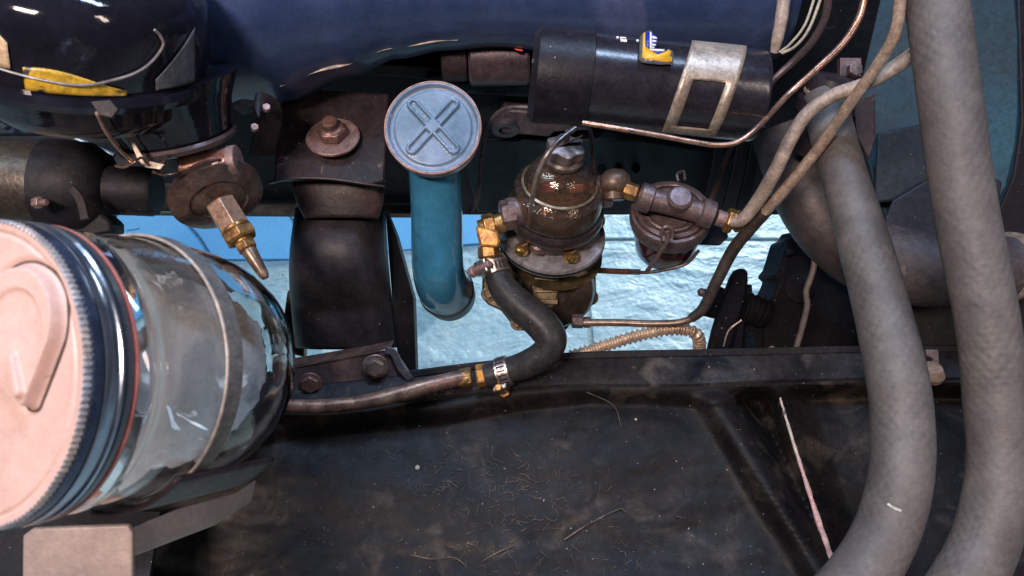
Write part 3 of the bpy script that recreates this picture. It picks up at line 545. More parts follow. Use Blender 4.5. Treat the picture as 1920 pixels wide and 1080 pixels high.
def clamp(name_label, o, ax, r, scr, lab_grp='hose clamps on the short fuel hose'):
    c = T('hose_clamp', name_label, 'hose clamp', o, lab_grp); ax = ax.normalized()
    bd = c.p('band', lathe([(r, -.0055), (r+.0012, -.005), (r+.0012, .005), (r, .0055)], o, ax, 44), chrome)
    a, b = ortho(ax); sl = []
    for k in range(44):
        t = 2*math.pi*k/44; rd = a*math.cos(t)+b*math.sin(t); tg = ax.cross(rd)
        if k % 2 == 0: sl.append(box(o+rd*(r+.0013), ax*.0034, tg*.0006, rd*.0001))
    c.p('slots', J(*sl), black, bd)
    tg = ax.cross(scr).normalized()
    c.p('housing', box(o+scr*(r+.003), ax*.0058, tg*.0065, scr*.0026), chrome, bevel=.0012)
    c.p('screw', J(cyl(o+scr*(r+.0035)-tg*.010, tg, .0030, .020, 16), hexn(o+scr*(r+.0035)+tg*.008, tg, .0050, .005)), brass if 'lower' in name_label else washer_m, bevel=.0004)
clamp('worm-drive clamp on the upper end of the short rubber hose under the brass elbow', P(927, 502, .599), hp[1]-hp[0], w2(24, .6), V(-.7, 0, -.7).normalized())
clamp('slotted worm-drive clamp on the lower end of the short rubber hose beside the orange fitting', P(945, 697, .597), hp[-2]-hp[-1], w2(26, .6), V(-.15, -.95, -.3).normalized())
pp = T('fuel_pipe', 'rusty copper fuel pipe with orange fitting running left along the frame rail', 'pipe', P(700, 745, .61))
pp.p('pipe', tube([P(880, 708, .600), P(850, 712, .598), P(800, 724, .590), P(740, 741, .585), P(680, 754, .583), P(600, 762, .582), P(520, 760, .582)], [w2(15, .6)]*4+[w2(13, .61)]*2+[w2(11, .62)], 20, 10), M('rusty_flaking_copper', (.40, .24, .17), (.16, .09, .07), sc=70, ro=.38, me=.5, bump=.6, spots=[((.62, .34, .10), .66, 60)]))
pd = V(1, .12, 0).normalized()
pp.p('nut', hexn(P(893, 705, .600), pd, w2(22, .6), .0095), orange, bevel=.0006)
pp.p('sleeve', J(cyl(P(862, 710, .601), pd, w2(18, .6), .008), hexn(P(873, 708, .601), pd, w2(19, .6), .005)), brass, bevel=.0005)
# ------------------------------------------------------------ filter
ff = T('fuel_filter', 'round mauve cast fuel filter with dark red glass bowl, right of the fuel pump', 'fuel filter', P(1240, 490, .62))
fa = V(-.06, .55, -.83).normalized(); fc = P(1258, 398, .605); fr_ = w2(77, .6)
def fh_(x, y): return 0
hd = ff.p('head', lathe([(fr_*.86, -.016), (fr_*.95, -.014), (fr_, -.008), (fr_, -.001), (fr_*.97, .0015), (fr_*.90, .002), (fr_*.86, .0005), (0, .0015)], fc, fa, 72), casting)
bx = V(1, -.345, -.02).normalized()
q0 = P(1200, 368, .588); q1 = P(1337, 405, .586)
ff.p('cross_barrel', J(tube([q0, q0.lerp(q1, .5)+V(0, 0, .000), q1], [w2(22, .59), w2(20, .59), w2(22, .59)], 28, 8)), casting)
for (q, dd) in ((q0, bx), (q1-bx*.010, bx)):
    ff.p('barrel_collar', lathe([(w2(24, .59), 0), (w2(27, .59), .0012), (w2(27, .59), .010), (w2(24, .59), .011)], q-dd*.001, dd, 32), casting)
ff.p('centre_boss', lathe([(.0105, 0), (.0100, .007), (.008, .009), (0, .0095)], P(1272, 378, .584), V(.0, .35, -.9), 24), casting)
def arcp(r, a, b, n=10, z=.0025): 
    x_, y_ = ortho(fa, R); 
    return [fc + fa*z + (x_*math.cos(math.radians(a+(b-a)*i/n)) + y_*math.sin(math.radians(a+(b-a)*i/n)))*r for i in range(n+1)]
s_ = 1 if ortho(fa, R)[1].dot(U) > 0 else -1
ff.p('moulded_rib', tube(arcp(fr_*.80, s_*190, s_*335)+[], .0022, 8, 3), casting)
ff.p('moulded_rib', tube(arcp(fr_*.62, s_*198, s_*325)+[], .0018, 8, 3), casting)
ff.p('moulded_rib', tube(arcp(fr_*.82, s_*15, s_*130)+[], .0016, 8, 3), casting)
ff.p('raised_pad', J(*[lathe([(fr_*.55, 0), (fr_*.53, .0018), (0, .0022)], fc+fa*.0008, fa, 48)]), casting)
rb = w2(62, .61)
ff.p('red_bowl', lathe([(rb, -.014), (rb*1.02, -.018), (rb*1.0, -.034), (rb*.93, -.046), (rb*.8, -.052), (rb*.4, -.055), (0, -.055)], fc, fa, 56), redglass)
ff.p('bail_wire', tube([P(1250, 436, .572), P(1252, 450, .573), P(1240, 470, .577), P(1226, 492, .583), P(1213, 508, .59)], .0018, 10), M('mauve_wire', (.17, .13, .13), ro=.35, me=.5))
ff.p('bail_wire', tube([P(1170, 508, .66), P(1205, 511, .62), P(1240, 507, .612), P(1285, 495, .605), P(1310, 470, .61)], .0015, 10), darkline)
ff.p('bail_hook', J(tube([P(1240, 440, .574), P(1244, 428, .571), P(1252, 425, .570), P(1260, 432, .571), P(1261, 445, .573)], .0020, 10), box(P(1250, 440, .577), R*.004, U*.005, A*.004)), casting)
ff.p('bail_wire', J(tube([P(1272, 340, .60), P(1270, 326, .602), P(1282, 322, .604), P(1284, 338, .60)], .0013, 8)), darkline)
ff.p('rear_bracket', plate([(1310, 420), (1362, 412), (1366, 445), (1350, 460), (1310, 458)], .64, .01), blockdark, bevel=.001)
cf = T('connector', 'brown ball connector and brass nut joining fuel pump to the round filter', 'fitting', P(1155, 350, .6))
cf.p('ball', J(lathe([(0, -.0125), (.006, -.0115), (.0105, -.007), (.0118, 0), (.0105, .007), (.006, .0115), (0, .0125)], P(1153, 343, .603), V(1, .1, 0), 28), cyl(P(1150, 352, .604), V(0, -1, 0), .0095, .010)), M('dull_brown_fitting', (.14, .09, .065), (.09, .06, .045), ro=.45, me=.5, bump=.4))
cf.p('nut', hexn(P(1168, 354, .600), bx, w2(17, .6), .012), brass, bevel=.0005)
of2 = T('outlet_fitting', 'worn brass flare nut on the right end of the filter crossbar', 'fitting', P(1370, 412, .585))
of2.p('neck', cyl(P(1343, 407, .586), bx, w2(15, .59), .011), washer_m)
of2.p('nut', J(hexn(P(1360, 411, .585), bx, w2(24, .59), .007), hexn(P(1374, 416, .584), V(.8, .1, -.6), w2(21, .59), .007)), brass, bevel=.0006)
of2.p('ferrule', lathe([(w2(13, .58), .007), (w2(18, .58), .0075), (w2(18, .58), .010), (w2(13, .58), .0105)], P(1374, 416, .584), V(.8, .1, -.6), 30), gold)
# ------------------------------------------------------------ lines
def line(lbl, pts, rpx, mat, cat='pipe', name='fuel_line', seg=16, n=10, group=None, **k):
    w = [P(*p) for p in pts]; rs = [w2(r, p[2]) for r, p in zip(rpx if isinstance(rpx, list) else [rpx]*len(pts), pts)]
    return one(name, tube([q for q in w], rs, seg, n), mat, lbl, cat, w[len(w)//2], group) if not k else None
line('thick dusty tan line curving from the filter outlet up behind the big hoses', [(1372, 418, .575), (1392, 412, .570), (1420, 378, .56), (1455, 318, .54), (1480, 265, .53), (1512, 215, .52), (1560, 180, .51), (1620, 158, .50), (1680, 125, .495), (1735, 85, .49)], [9, 12, 13, 13, 13, 13, 13, 13, 14, 14], tanline)
bt = T('fuel_line', 'slim line from the lower fuel pump, dark in the middle, shiny tan at top right', 'pipe', P(1285, 602, .618))
def lp(pts, rp): return tube([P(*p) for p in pts], [w2(q, p[2]) for q, p in zip(rp, pts)], 16, 10)
bt.p('steel_tube', lp([(1095, 605, .64), (1160, 605, .632), (1230, 607, .625), (1285, 602, .618), (1318, 578, .61), (1345, 525, .60), (1375, 468, .59)], [7, 7, 7, 7, 7, 8, 8]), M('brown_steel_tube', (.20, .14, .10), (.10, .07, .055), sc=60, ro=.35, me=.5, bump=.3))
bt.p('dark_section', lp([(1296, 597, .615), (1318, 578, .61), (1345, 525, .60), (1375, 468, .59), (1410, 425, .575), (1440, 392, .565)], [9, 10, 11, 12, 12, 12]), M('dark_line_section', (.045, .036, .032), (.03, .024, .022), ro=.5, bump=.3))  # same line, less lit and dirty here: its darkness is in the colour
bt.p('upper_tube', lp([(1430, 403, .568), (1470, 358, .55), (1530, 285, .53), (1590, 200, .505), (1650, 115, .48), (1680, 55, .465), (1690, -30, .455)], [10, 11, 11, 11, 11, 11, 11]), M('shiny_tan_tube', (.52, .39, .30), (.36, .26, .20), sc=60, ro=.28, me=.4, bump=.15, coat=.3))
one('flare_nut', J(hexn(P(1072, 602, .642), V(1, -.03, 0), .0062, .010), hexn(P(1094, 604, .641), V(1, -.03, 0), .0050, .006)), darkline, 'black flare nut where the brown line enters the lower fuel pump', 'nut', P(1085, 604, .64), bevel=.0004)
line('bright copper line running under the black ignition coil', [(1092, 230, .455), (1160, 241, .453), (1230, 253, .452), (1300, 266, .452), (1345, 272, .453), (1385, 265, .455), (1425, 234, .46), (1475, 180, .48), (1530, 130, .48), (1580, 82, .478), (1612, 30, .475), (1625, -30, .47)], [5]*5+[5, 5, 5.5, 6, 6.5, 7, 7], copper, name='copper_line')
line('bent copper wire loop left of the taped coil, above the pump', [(880, 400, .63), (895, 370, .62), (902, 300, .60), (912, 250, .59), (930, 215, .58), (960, 202, .57), (1000, 203, .565), (1030, 210, .56)], [4, 4, 4, 4, 4.5, 4.5, 4.5, 4.5], darkline, name='copper_line')
line('dark line crossing diagonally above the right end of the coil', [(1434, 165, .50), (1460, 140, .497), (1495, 108, .49), (1525, 75, .48), (1548, 30, .47), (1556, -30, .46)], [6, 6, 7, 7, 7, 7], darkline, name='brake_line')
line('wide tan tube at the top edge right of the navy cover', [(1452, 98, .50), (1458, 70, .495), (1466, 30, .49), (1474, -40, .485)], [8, 11, 12, 12], tanline, name='wire_sleeve', cat='tube')
line('thin cream wire, left one of the pair at the top edge', [(1462, 98, .495), (1482, 82, .49), (1510, 45, .485), (1532, -20, .48)], 2.6, M('cream_wire', (.42, .37, .29), ro=.5), cat='wire', name='wire')
line('thin cream wire, right one of the pair at the top edge', [(1466, 100, .492), (1492, 86, .487), (1518, 52, .482), (1545, -20, .477)], 2.8, bpy.data.materials['cream_wire'], cat='wire', name='wire')
line('dark thin rod running down behind the filter to the right', [(1375, 265, .64), (1360, 300, .65), (1345, 345, .66), (1330, 380, .67)], 5, rust, name='rod', cat='rod')
line('dark cable hanging over the black steering box to the frame rail', [(1528, 470, .62), (1525, 505, .62), (1512, 545, .622), (1513, 575, .625), (1502, 620, .63), (1490, 662, .635)], 5.5, M('grey_brown_cable', (.13, .10, .09), ro=.6), name='cable', cat='cable')
# corrugated conduit
cp = [P(1070, 668, .640), P(1100, 659, .636), P(1150, 643, .632), P(1200, 628, .629), (P(1250, 618, .628)), P(1285, 618, .63), P(1308, 630, .634), P(1312, 662, .66)]
one('corrugated_conduit', tube(cp, .0048, 14, 90, rf=lambda s: 1+.20*math.sin(s/.0046*2*math.pi)), M('coppery_conduit', (.56, .42, .31), (.40, .29, .21), sc=60, ro=.35, me=.45, bump=.1), 'copper-coloured corrugated conduit arching just behind the frame rail', 'conduit', cp[3], angle=80)
line('thin bronze rod between pump and filter above the slate floor', [(1122, 507, .66), (1160, 509, .65), (1200, 510, .64)], 5.5, M('red_brown_rod', (.20, .10, .08), ro=.3, me=.6), name='rod', cat='rod')
# ------------------------------------------------------------ ignition coil
ic = T('ignition_coil', 'black cylindrical ignition coil with tan steel strap, taped left end and yellow-blue label', 'ignition coil', P(1240, 165, .48))
ca = V(1, -.10, 0).normalized(); ci = P(1030, 142, .485); cr_ = w2(84, .485)
L1 = w2(392, .485)
ic.p('can', lathe([(cr_*.93, 0), (cr_, .001), (cr_, L1-.003), (cr_*.985, L1-.001), (cr_*.97, L1), (cr_*.90, L1), (cr_*.88, L1-.002), (0, L1-.002)], ci, ca, 96), coilm)
cu = ortho(ca, U)[0]; cf_ = -A
def cs(s, th, r=1.0):                                        # s metres along, th angle from facing camera upward
    return ci + ca*s + (cu*math.sin(th) + cf_*math.cos(th))*cr_*r
def cpx(x, y, r=1.01):                                       # point of the coil surface near pixel
    ax_y = 142 + (x-1030)*.10; t = max(-1, min(1, (ax_y-y)/84*1.0)); th = math.asin(t); s = w2((x-1030)+ (ax_y-y)*(-.10), .485)*.945*1.0
    return cs(s*1.02, th, r)
ic.p('tape_wrap', lathe([(cr_*.90, -.012), (cr_*1.04, -.008), (cr_*1.05, .010), (cr_*1.04, .026), (cr_*1.0, .0265)], ci, ca, 72, rad=lambda t, h: 1+.02*math.sin(3*t+h*200)), tape)
ic.p('tape_tail', plate([(1018, 150), (1100, 160), (1108, 200), (1090, 232), (1060, 228), (1012, 226), (1020, 190)], .490, .012), tape, bevel=.002)
# band with window
def bandpt(a, th, off=1.03):
    s = w2(238, .485) + a*w2(100, .485) + (math.sin(th)*.5)*w2(38, .485) - w2(8, .485)*math.cos(th); return cs(s, th, off)
H = math.pi/2
def bg(a0, a1, t0, t1, na, nt): return grid(lambda u, v: bandpt(a0+(a1-a0)*u, t0+(t1-t0)*v), na, nt)
us = [0, .08, .22, .36, .5, .66, .80, .92, 1]; vs = [-1.45+.06*k for k in range(47)]
sv = [bandpt(a, t) for t in vs for a in us]; sf = [(q*9+k, q*9+k+1, (q+1)*9+k+1, (q+1)*9+k) for q in range(46) for k in range(8) if not (2 <= k < 6 and -1.16 < vs[q]+.03 < -.10)]
ic.p('strap', (sv, sf), bandtan, solid=.0009, label='tan steel strap round the coil with a cut-out window')
def lpt(x, y, r):
    d0 = (cs(.1, .42, 1.0)-C0).dot(A); return P(x, y, d0 + (118-y)*.00013 - .005 - (r-1.0)*.03)
def lab(px, mat, r, name):
    # fan of small cells on the cylinder
    return ic.p(name, ([lpt(x, y, r) for x, y in px], [tuple(range(len(px)))]), mat, solid=.0002)
lab([(1198, 112), (1200, 70), (1205, 62), (1218, 56), (1222, 60), (1224, 90), (1232, 100), (1246, 97), (1252, 92), (1262, 96), (1263, 112), (1262, 120), (1240, 121), (1215, 119), (1204, 117)], greyreg, 1.012, 'label_border')
lb1 = lab([(1204, 107), (1206, 63), (1210, 60), (1211, 86), (1218, 92), (1232, 102), (1246, 98), (1254, 93), (1259, 97), (1256, 104), (1261, 109), (1260, 115), (1250, 116), (1208, 110)], yellow, 1.020, 'label')
for px, mt_, nm_ in (([(1210, 61), (1219, 60), (1220, 92), (1216, 91), (1210, 86)], blueink, 'label_ink'), ([(1220, 61), (1232, 68), (1230, 92), (1220, 94)], blueink, 'label_ink'), ([(1222, 95), (1245, 97), (1234, 102)], blueink, 'label_ink'),
    ([(1218.5, 60), (1222, 60), (1222, 94), (1218.5, 93)], whiteink, 'lettering'), ([(1219, 91.5), (1246, 92.5), (1246, 96.5), (1219, 94.5)], whiteink, 'lettering'), ([(1223, 67), (1232, 70), (1232, 73), (1223, 72)], whiteink, 'lettering'), ([(1223, 75), (1231, 76), (1231, 79), (1223, 78)], whiteink, 'lettering'), ([(1223, 82), (1230, 83), (1229, 86), (1223, 85)], whiteink, 'lettering'), ([(1223, 87), (1227, 88), (1226, 90.5), (1223, 90)], whiteink, 'lettering')):
    lab(px, mt_, 1.028 if mt_ is blueink else 1.034, nm_)
# RI printed sideways, made of strokes
def stroke(pts, w=1.9): return strip([cpx(x, y, 1.012) for x, y in pts], w2(w, .47), .0002, U+R*.8, 2)
ic.p('lettering', J(strip([cpx(1159.5, 98.5, 1.012), cpx(1171, 100, 1.012)], w2(2.2, .47), .0002, U, 2), strip([cpx(1171, 94.5, 1.012), cpx(1165.5, 96.5, 1.012), cpx(1159.5, 93.5, 1.012)], w2(2, .47), .0002, U, 2), strip([cpx(1170.3, 99.5, 1.012), cpx(1170.3, 94, 1.012)], w2(2, .47), .0002, R, 2), strip([cpx(1165.5, 99, 1.012), cpx(1165.5, 95, 1.012)], w2(2, .47), .0002, R, 2), strip([cpx(1159.8, 89.5, 1.012), cpx(1171, 90.2, 1.012)], w2(2.2, .47), .0002, U, 2)), whiteink)
ic.p('white_dot', J(*[lathe([(w2(2.4, .47), 0), (0, .0002)], cpx(x, y, 1.012), -A, 12) for x, y in ((1155, 90), (1192, 97), (1192, 54))]), whiteink)
# small brown cylinder left of the coil under the cover
sc_ = T('condenser', 'small brownish cylinder with red tag under the navy cover left of the coil', 'condenser', P(940, 110, .60))
sc_.p('body', J(lathe([(.021, 0), (.0225, .002), (.0225, .046), (.021, .048)], P(880, 108, .60), V(1, .02, 0), 40)), M('brown_can', (.10, .065, .075), (.06, .045, .055), ro=.35, me=.4, bump=.2))
sc_.p('neck', lathe([(.018, 0), (.019, .002), (.019, .018), (.018, .02)], P(830, 108, .60), V(1, .02, 0), 36), brownsteel)
sc_.p('red_tag', plate([(955, 83), (978, 84), (980, 96), (968, 94)], .568, .001), redpaper_and_glint)
# ------------------------------------------------------------ right side: pipes, hoses, fan
fanp = T('fan_shroud', 'large rounded teal sheet metal shroud behind the right-hand hoses', 'fan shroud', P(1800, 300, .70))
fanp.p('panel', plate([(1560, -60), (1900, -60), (1912, 60), (1913, 200), (1908, 270), (1890, 350), (1862, 400), (1780, 440), (1700, 440), (1660, 410), (1640, 360), (1600, 200)], .72, .008, V(.1, 0, 1)), tealm, bevel=.003)
fanp.p('blade', plate([(1645, 250, .69), (1760, 225, .69), (1790, 330, .69), (1700, 375, .69), (1640, 380, .69)], .69, .004, V(.2, 0, 1)), fangrey, bevel=.002)
fanp.p('blade', plate([(1655, 420, .68), (1675, 375, .68), (1800, 300, .69), (1880, 340, .69), (1870, 410, .68), (1790, 450, .675), (1690, 452, .675)], .68, .004, V(.2, 0, 1)), M('grey_brown_blade', (.026, .028, .032), (.016, .017, .022), sc=12, ro=.5), bevel=.002)
one('radiator_side', plate([(1905, -100), (2300, -100), (2300, 700), (1900, 700), (1862, 420), (1900, 330), (1915, 230)], .78, .03), M('rad_black', (.010, .009, .013), ro=.5), 'dark radiator side behind everything at the right edge', 'radiator', P(2000, 300, .78), bevel=.002)
one('engine_front_plate', plate([(1440, -100), (1720, -100), (1700, 460), (1560, 520), (1430, 330), (1420, 150)], .80, .02), M('dark_navy_plate', (.010, .014, .026), ro=.5, bump=.3), 'near-black navy plate behind the slim lines at the upper right', 'engine plate', P(1550, 200, .8))
bp = T('lower_pipe', 'wide dark brown rubber coolant pipe curving right behind the grey hoses', 'coolant pipe', P(1600, 480, .60))
bp.p('pipe', tube([P(1470, 235, .62), P(1492, 300, .62), P(1535, 400, .615), P(1610, 470, .61), P(1700, 500, .605), P(1800, 508, .60), P(1880, 505, .60), P(1990, 500, .60)], [w2(62, .62), w2(64, .62), w2(62, .615), w2(68, .61), w2(72, .605), w2(70, .60), w2(62, .60), w2(62, .60)], 40, 12), hosedark)
bp.p('clamp', lathe([(w2(62, .6), 0), (w2(66, .6), .001), (w2(66, .6), .007), (w2(62, .6), .008)], P(1880, 500, .600), V(1, -.1, .12), 44), bandtan)
th = T('thermostat_housing', 'brown housing with yellowish worn ridge and bolt at the top of the hose', 'housing', P(1548, 170, .55))
ta = V(.14, .9, -.55).normalized()
th.p('neck', lathe([(w2(42, .55), -.040), (w2(46, .55), -.012), (w2(54, .55), -.008), (w2(54, .55), 0), (w2(46, .55), .003), (w2(44, .55), .012), (w2(38, .55), .018), (0, .020)], P(1550, 190, .56), ta, 48), brownsteel)
th.p('ridge', lathe([(w2(45, .55), .0035), (w2(47.5, .55), .0045), (w2(47.5, .55), .0062), (w2(45, .55), .007)], P(1550, 190, .56), ta, 48), M('worn_tan_ridge', (.45, .31, .17), (.25, .16, .10), sc=60, ro=.5))
th.p('bolt', J(box(P(1592, 128, .56), R*.008, U*.007, A*.003), hexn(P(1598, 134, .553), V(.1, .1, -1), .0058, .006)), casting, bevel=.0008)
th.p('bracket', plate([(1600, 190), (1642, 175), (1642, 260), (1630, 300), (1605, 250)], .60, .006), brownsteel, bevel=.001)
hg = 'grey coolant hoses'
def bhose(lbl, pts, rad, mat):
    SG = 96; NN = 64; w = [P(*p) for p in pts]; v, f = tube(w, [w2(r, p[2]) for r, p in zip(rad, pts)], SG, NN); cen = cr(w, NN)
    nr = len(v)//SG; out = []; s_ = 0
    for i in range(nr):                                      # cord impressions: staggered short dashes pressed into the rubber
        if i: s_ += (cen[i]-cen[i-1]).length
        row = int(s_/.0042); al = abs(math.sin(math.pi*s_/.0042))
        for q in range(SG):
            p = v[i*SG+q]; d = (p-cen[i]).normalized()
            h = -.00034*max(0, math.sin(2*math.pi*q/6 + (row % 2)*math.pi))*al*(.55+.9*noise.noise(p*38)) + .00025*noise.noise(p*60)
            out.append(p + d*h)
    return one('coolant_hose', (out, f), mat, lbl, 'hose', w[len(w)//2], hg, angle=80)
bhose('left one of the two thick grey hoses, bending left at the bottom', [(1545, 180, .555), (1560, 250, .545), (1583, 330, .53), (1618, 450, .51), (1648, 560, .495), (1680, 700, .475), (1692, 800, .465), (1688, 900, .455), (1660, 1000, .448), (1610, 1085, .44), (1540, 1160, .43)], [38, 40, 40, 46, 49, 54, 55, 56, 57, 58, 58], hosegrey)
bhose('right one of the two thick grey hoses, running from top edge to bottom', [(1745, -80, .47), (1756, 0, .465), (1782, 200, .455), (1811, 400, .45), (1850, 600, .445), (1868, 760, .445), (1874, 880, .442), (1852, 1000, .438), (1810, 1090, .432), (1760, 1160, .43)], [54, 54, 54, 54, 54, 55, 56, 57, 58, 58], hosegrey)
# ------------------------------------------------------------ steering box and linkage silhouettes
sb = T('steering_box', 'black steering gear housing standing between linkage and grey hose', 'steering box', P(1540, 640, .66))
sb.p('housing', plate([(1478, 452), (1492, 448), (1500, 430), (1560, 460), (1700, 540), (1760, 575), (1770, 665), (1420, 665), (1432, 620), (1425, 600), (1428, 570), (1445, 566), (1463, 528), (1450, 520), (1462, 505), (1470, 480)], .69, .05), deepblack, bevel=.003)
sb.p('cover_ring', lathe([(.014, 0), (.014, .002), (.011, .003), (0, .003)], P(1500, 540, .688), V(-.1, .1, -1), 40), deepblack)
sb.p('lug', plate([(1476, 455), (1488, 452), (1494, 475), (1480, 480)], .682, .01), deepblack, bevel=.001)
sb.p('pale_bolt', hexn(P(1446, 655, .665), V(0, .3, -1), .003, .003), washer_m)
lk = T('pulley_linkage', 'black forked lever and threaded shaft silhouetted on the slate floor', 'linkage', P(1380, 650, .67))
lk.p('shaft', tube([P(1318, 548, .665), P(1332, 556, .665)], .004, 14, 4), deepblack)
lk.p('ball_end', lathe([(0, -.004), (.0035, -.002), (.004, 0), (.0035, .002), (0, .004)], P(1315, 548, .662), V(1, -.3, 0), 16), darkline)
lk.p('hub', plate([(1336, 556), (1350, 536), (1375, 548), (1372, 605), (1320, 592), (1322, 572)], .67, .02), deepblack, bevel=.002)
lk.p('lever', J(plate([(1326, 672), (1338, 620), (1352, 575), (1372, 520), (1380, 508), (1392, 502), (1404, 507), (1404, 530), (1396, 570), (1384, 610), (1366, 672)], .655, .012)), deepblack, bevel=.003)
lk.p('lever', plate([(1352, 672), (1378, 610), (1394, 560), (1400, 535), (1411, 532), (1412, 545), (1402, 585), (1396, 620), (1392, 672)], .668, .010), deepblack, bevel=.002)
lk.p('threaded_sleeve', tube([P(1392, 575, .675), P(1412, 580, .675), P(1435, 590, .675)], w2(28, .675), 28, 40, rf=lambda s: 1+.06*math.sin(s*1400)), deepblack)
lk.p('silver_scrape', strip([P(1356, 650, .653), P(1366, 620, .653), P(1390, 600, .654)], .0014, .0006, R), chrome)
lk.p('yoke', plate([(1392, 600), (1425, 600), (1432, 640), (1426, 672), (1415, 672), (1418, 640), (1404, 618), (1392, 672), (1384, 672)], .68, .01), deepblack, bevel=.001)
# lower right behind hoses
rr_ = T('lower_bracket', 'dark bracket with tan rubber bump between the two thick hoses', 'bracket', P(1770, 690, .60))
rr_.p('plate', plate([(1700, 552), (2100, 552), (2100, 700), (1700, 716)], .64, .01), M('very_dark_iron', (.010, .009, .012), ro=.5), bevel=.001)
rr_.p('bump', lathe([(.010, 0), (.0105, .004), (.007, .010), (0, .012)], P(1742, 706, .585), V(0, .8, -.6), 24), M('tan_rubber', (.26, .17, .12), ro=.6))
rr_.p('clip', plate([(1736, 656), (1760, 655), (1762, 690), (1752, 700), (1748, 672), (1737, 668)], .60, .003), casting, bevel=.0006)
# ------------------------------------------------------------ glass jar
jr = T('glass_jar', 'large clear glass jar lying on its side with pink-tinted metal lid toward the viewer', 'jar', P(225, 960, .33))
jl = P(-40, 700, .2655); ja = V(.40, -.062, .917).normalized()
def jlocal(x_):
    return x_
j1 = (R - ja*R.dot(ja)).normalized(); j2 = ja.cross(j1); j2 = j2 if j2.dot(U) > 0 else -j2
LR = .0545
def lidh(x, y):
    r = math.hypot(x, y)
    X, Y = x/LR, y/LR
    # teardrop: circle blended to a tip below
    cyy = .33; R0 = .35; cx0 = .43; tipx, tipy = .53, -.15
    d = 9
    for k in range(14):
        t = k/13; cx = cx0 + (tipx-cx0)*t; cy = cyy + (tipy-cyy)*t; rr = R0*(1-t) + .04*t; d = min(d, math.hypot(X-cx, Y-cy)-rr)
    h = .0040*(1-sstep(-.012, .014, d)) - .0014*math.exp(-((d-.04)/.02)**2)
    d2 = math.hypot(X-.44, Y-.29)-.25; h -= .0010*(1-sstep(-.015, .008, d2))*sstep(.05, .34, Y)
    h += .0020*(1-sstep(.025, .05, seg(X, Y, .45, .10, .53, -.10)))
    h -= .0007*math.exp(-((r/LR-.93)/.015)**2)
    return h + .0004*noise.noise(Vec((x*40, y*40, 0)))
lid = jr.p('lid', disc(jl, j1, j2, -ja, LR, lidh, 170, 260), lidm)
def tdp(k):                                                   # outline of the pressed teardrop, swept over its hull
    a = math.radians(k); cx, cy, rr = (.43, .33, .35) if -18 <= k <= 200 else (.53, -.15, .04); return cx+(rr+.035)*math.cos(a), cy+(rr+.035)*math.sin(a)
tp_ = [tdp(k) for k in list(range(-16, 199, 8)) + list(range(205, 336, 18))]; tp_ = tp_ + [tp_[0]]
jr.p('groove_shade', tube([jl + j1*x*LR + j2*y*LR - ja*(lidh(x*LR, y*LR)+.0001) for x, y in tp_], .00060, 8, 3), M('groove_shade', (.10, .06, .05), (.05, .035, .03), ro=.7), lid)  # dark line painting the shaded edge of the teardrop emboss
kn_ = lambda t, h: 1 + .007*math.sin(150*t)*(1 if -.0015 < h < .006 else 0)
jr.p('lid_edge', lathe([(LR*.985, .0004), (LR*1.0, -.0004), (LR*1.010, .0004), (LR*1.012, .0022), (LR*1.00, .0026)], jl, ja, 900, rad=kn_, ring=True), M('pale_knurled_edge', (.50, .44, .40), (.22, .25, .30), sc=60, ro=.4, me=.4), lid)
jr.p('band_paint', lathe([(LR*.99, .0024), (LR*1.016, .0028), (LR*1.022, .0046), (LR*1.020, .0064), (LR*.99, .0068)], jl, ja, 200, ring=True), bandd)
jr.p('screw_band', lathe([(LR*.99, .0068), (LR*1.026, .0072), (LR*1.032, .0088), (LR*1.028, .0102), (LR*1.012, .0108), (LR*1.012, .0124), (LR*1.030, .0130), (LR*1.032, .0140), (LR*1.014, .0146), (LR*.99, .0148)], jl, ja, 200, ring=True), bandm)
jr.p('lower_band_paint', lathe([(LR*.99, .0150), (LR*1.024, .0154), (LR*1.026, .0176), (LR*1.012, .0182), (LR*.99, .0184)], jl, ja, 200, ring=True), M('grey_lower_band', (.14, .15, .17), (.08, .09, .11), sc=40, ro=.3, me=.6, bump=.1, grain=.2))
jr.p('seal', lathe([(LR*.99, .0186), (LR*1.026, .0189), (LR*1.029, .0195), (LR*1.026, .0201), (LR*.99, .0204)], jl, ja, 160, ring=True), redseal)
go = [(.0500, .0185), (.0520, .0225), (.0545, .025), (.0555, .029), (.0535, .031), (.0530, .034), (.0545, .040), (.0555, .048), (.0560, .060), (.0556, .076), (.0542, .090), (.0512, .103), (.0460, .114), (.0375, .1215), (.028, .1240), (0, .1225)]
gi = [(0, .1195), (.027, .1210), (.0360, .1185), (.0440, .1115), (.0492, .101), (.0521, .089), (.0533, .076), (.0536, .060), (.0530, .048), (.0515, .040), (.0500, .034), (.0495, .029), (.0480, .0185)]
jr.p('glass_body', lathe(go+gi, jl, ja, 128, ring=True), jarglass, angle=60)
sp = []
a_, b_ = j1, j2
for k in range(-13, 25):
    t = math.radians(k*10 - 5); 
    sp.append(jl + ja*(.064) + (a_*math.cos(t)+b_*math.sin(t))*.0572)
loop = [jl + ja*.064 + (a_*math.cos(math.radians(t))+b_*math.sin(math.radians(t)))*.0572 for t in range(-128, 122, 8)]
loop = loop + [loop[-1]+V(-.03, -.004, -.004), loop[-1]+V(-.055, -.012, -.01)]
loop = [loop[0]+V(-.045, -.012, -.01), loop[0]+V(-.02, -.004, -.004)] + loop
stp = T('jar_strap', 'flat grey metal strap looped round the middle of the glass jar', 'strap', jl+ja*.064)
stp.p('band', strip(loop, .0080, .0013, ja, 4), strapm, bevel=.0004)
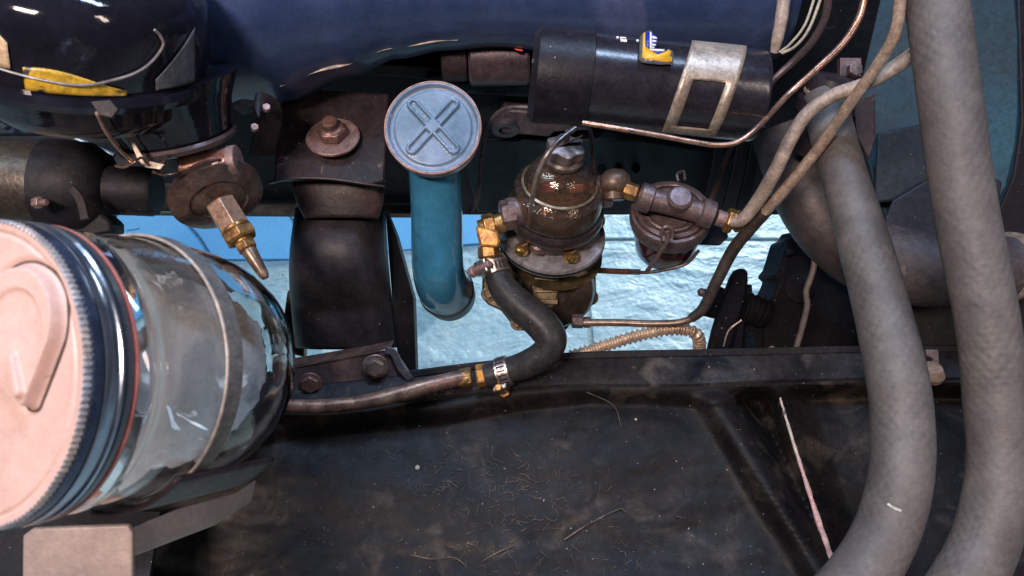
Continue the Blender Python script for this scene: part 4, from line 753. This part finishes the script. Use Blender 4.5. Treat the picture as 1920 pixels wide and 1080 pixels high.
stp.p('rolled_edge', tube([p - ja*.0042 for p in loop], .0007, 8, 4), M('bright_strap_edge', (.36, .31, .27), ro=.5))
jb = T('jar_bracket', 'pale pinkish metal bracket plate under the jar in the bottom left corner', 'bracket', P(145, 1040, .33))
one('scuff_mark', strip([P(1664, 944, .4115), P(1676, 952, .4105), P(1690, 958, .410)], .0013, .0003, U), M('pale_scuff', (.5, .5, .45), ro=.5), 'short pale scuff on the lower bend of the left thick grey hose', 'scuff', P(1676, 952, .411))
jb.p('front_plate', plate([(42, 1005), (60, 992), (238, 985), (247, 1000), (248, 1200), (40, 1200)], .330, .003, V(.1, .1, 1)), pale, bevel=.0008)
jb.p('arm', plate([(245, 990, .335), (330, 955, .36), (440, 925, .40), (478, 900, .415), (470, 940, .415), (400, 985, .385), (250, 1042, .335)], .36, .002, V(0, -.3, 1)), pale, bevel=.0005)
jb.p('cradle', grid(lambda u, v: jl + ja*(.05+.055*u) + (a_*math.cos(math.radians(-95+50*v))+b_*math.sin(math.radians(-95+50*v)))*.0595, 16, 16), brownsteel, solid=.002)
one('black_panel', plate([(-300, 940, .50), (300, 960, .50), (260, 1200, .45), (-300, 1200, .45)], .5, .004), black, 'dark panel behind the jar bracket at the bottom left edge', 'panel', P(0, 1000, .5))
one('jar_shelf', plate([(60, 448, .46), (210, 438, .46), (330, 452, .465), (425, 500, .475), (445, 535, .478), (360, 520, .47), (250, 480, .465)], .46, .003), brownsteel, 'dark sheet bracket edge showing above the back of the glass jar', 'bracket', P(300, 470, .46), bevel=.0006)

one('jar_backing_plate', plate([(-60, 450, .50), (60, 452, .50), (240, 468, .50), (400, 510, .51), (505, 610, .52), (515, 710, .53), (470, 800, .49), (380, 880, .455), (100, 940, .43), (-60, 940, .43)], .5, .004, V(0, 0, 1)), M('grey_brown_backing', (.16, .14, .125), (.07, .062, .058), sc=16, ro=.4, bump=.3, spots=[((.04, .035, .04), .62, 16), ((.36, .35, .34), .64, 20), ((.22, .05, .05), .70, 18)], grain=0.5), 'grey brown plate seen through the back of the clear glass jar', 'plate', P(240, 700, .5))
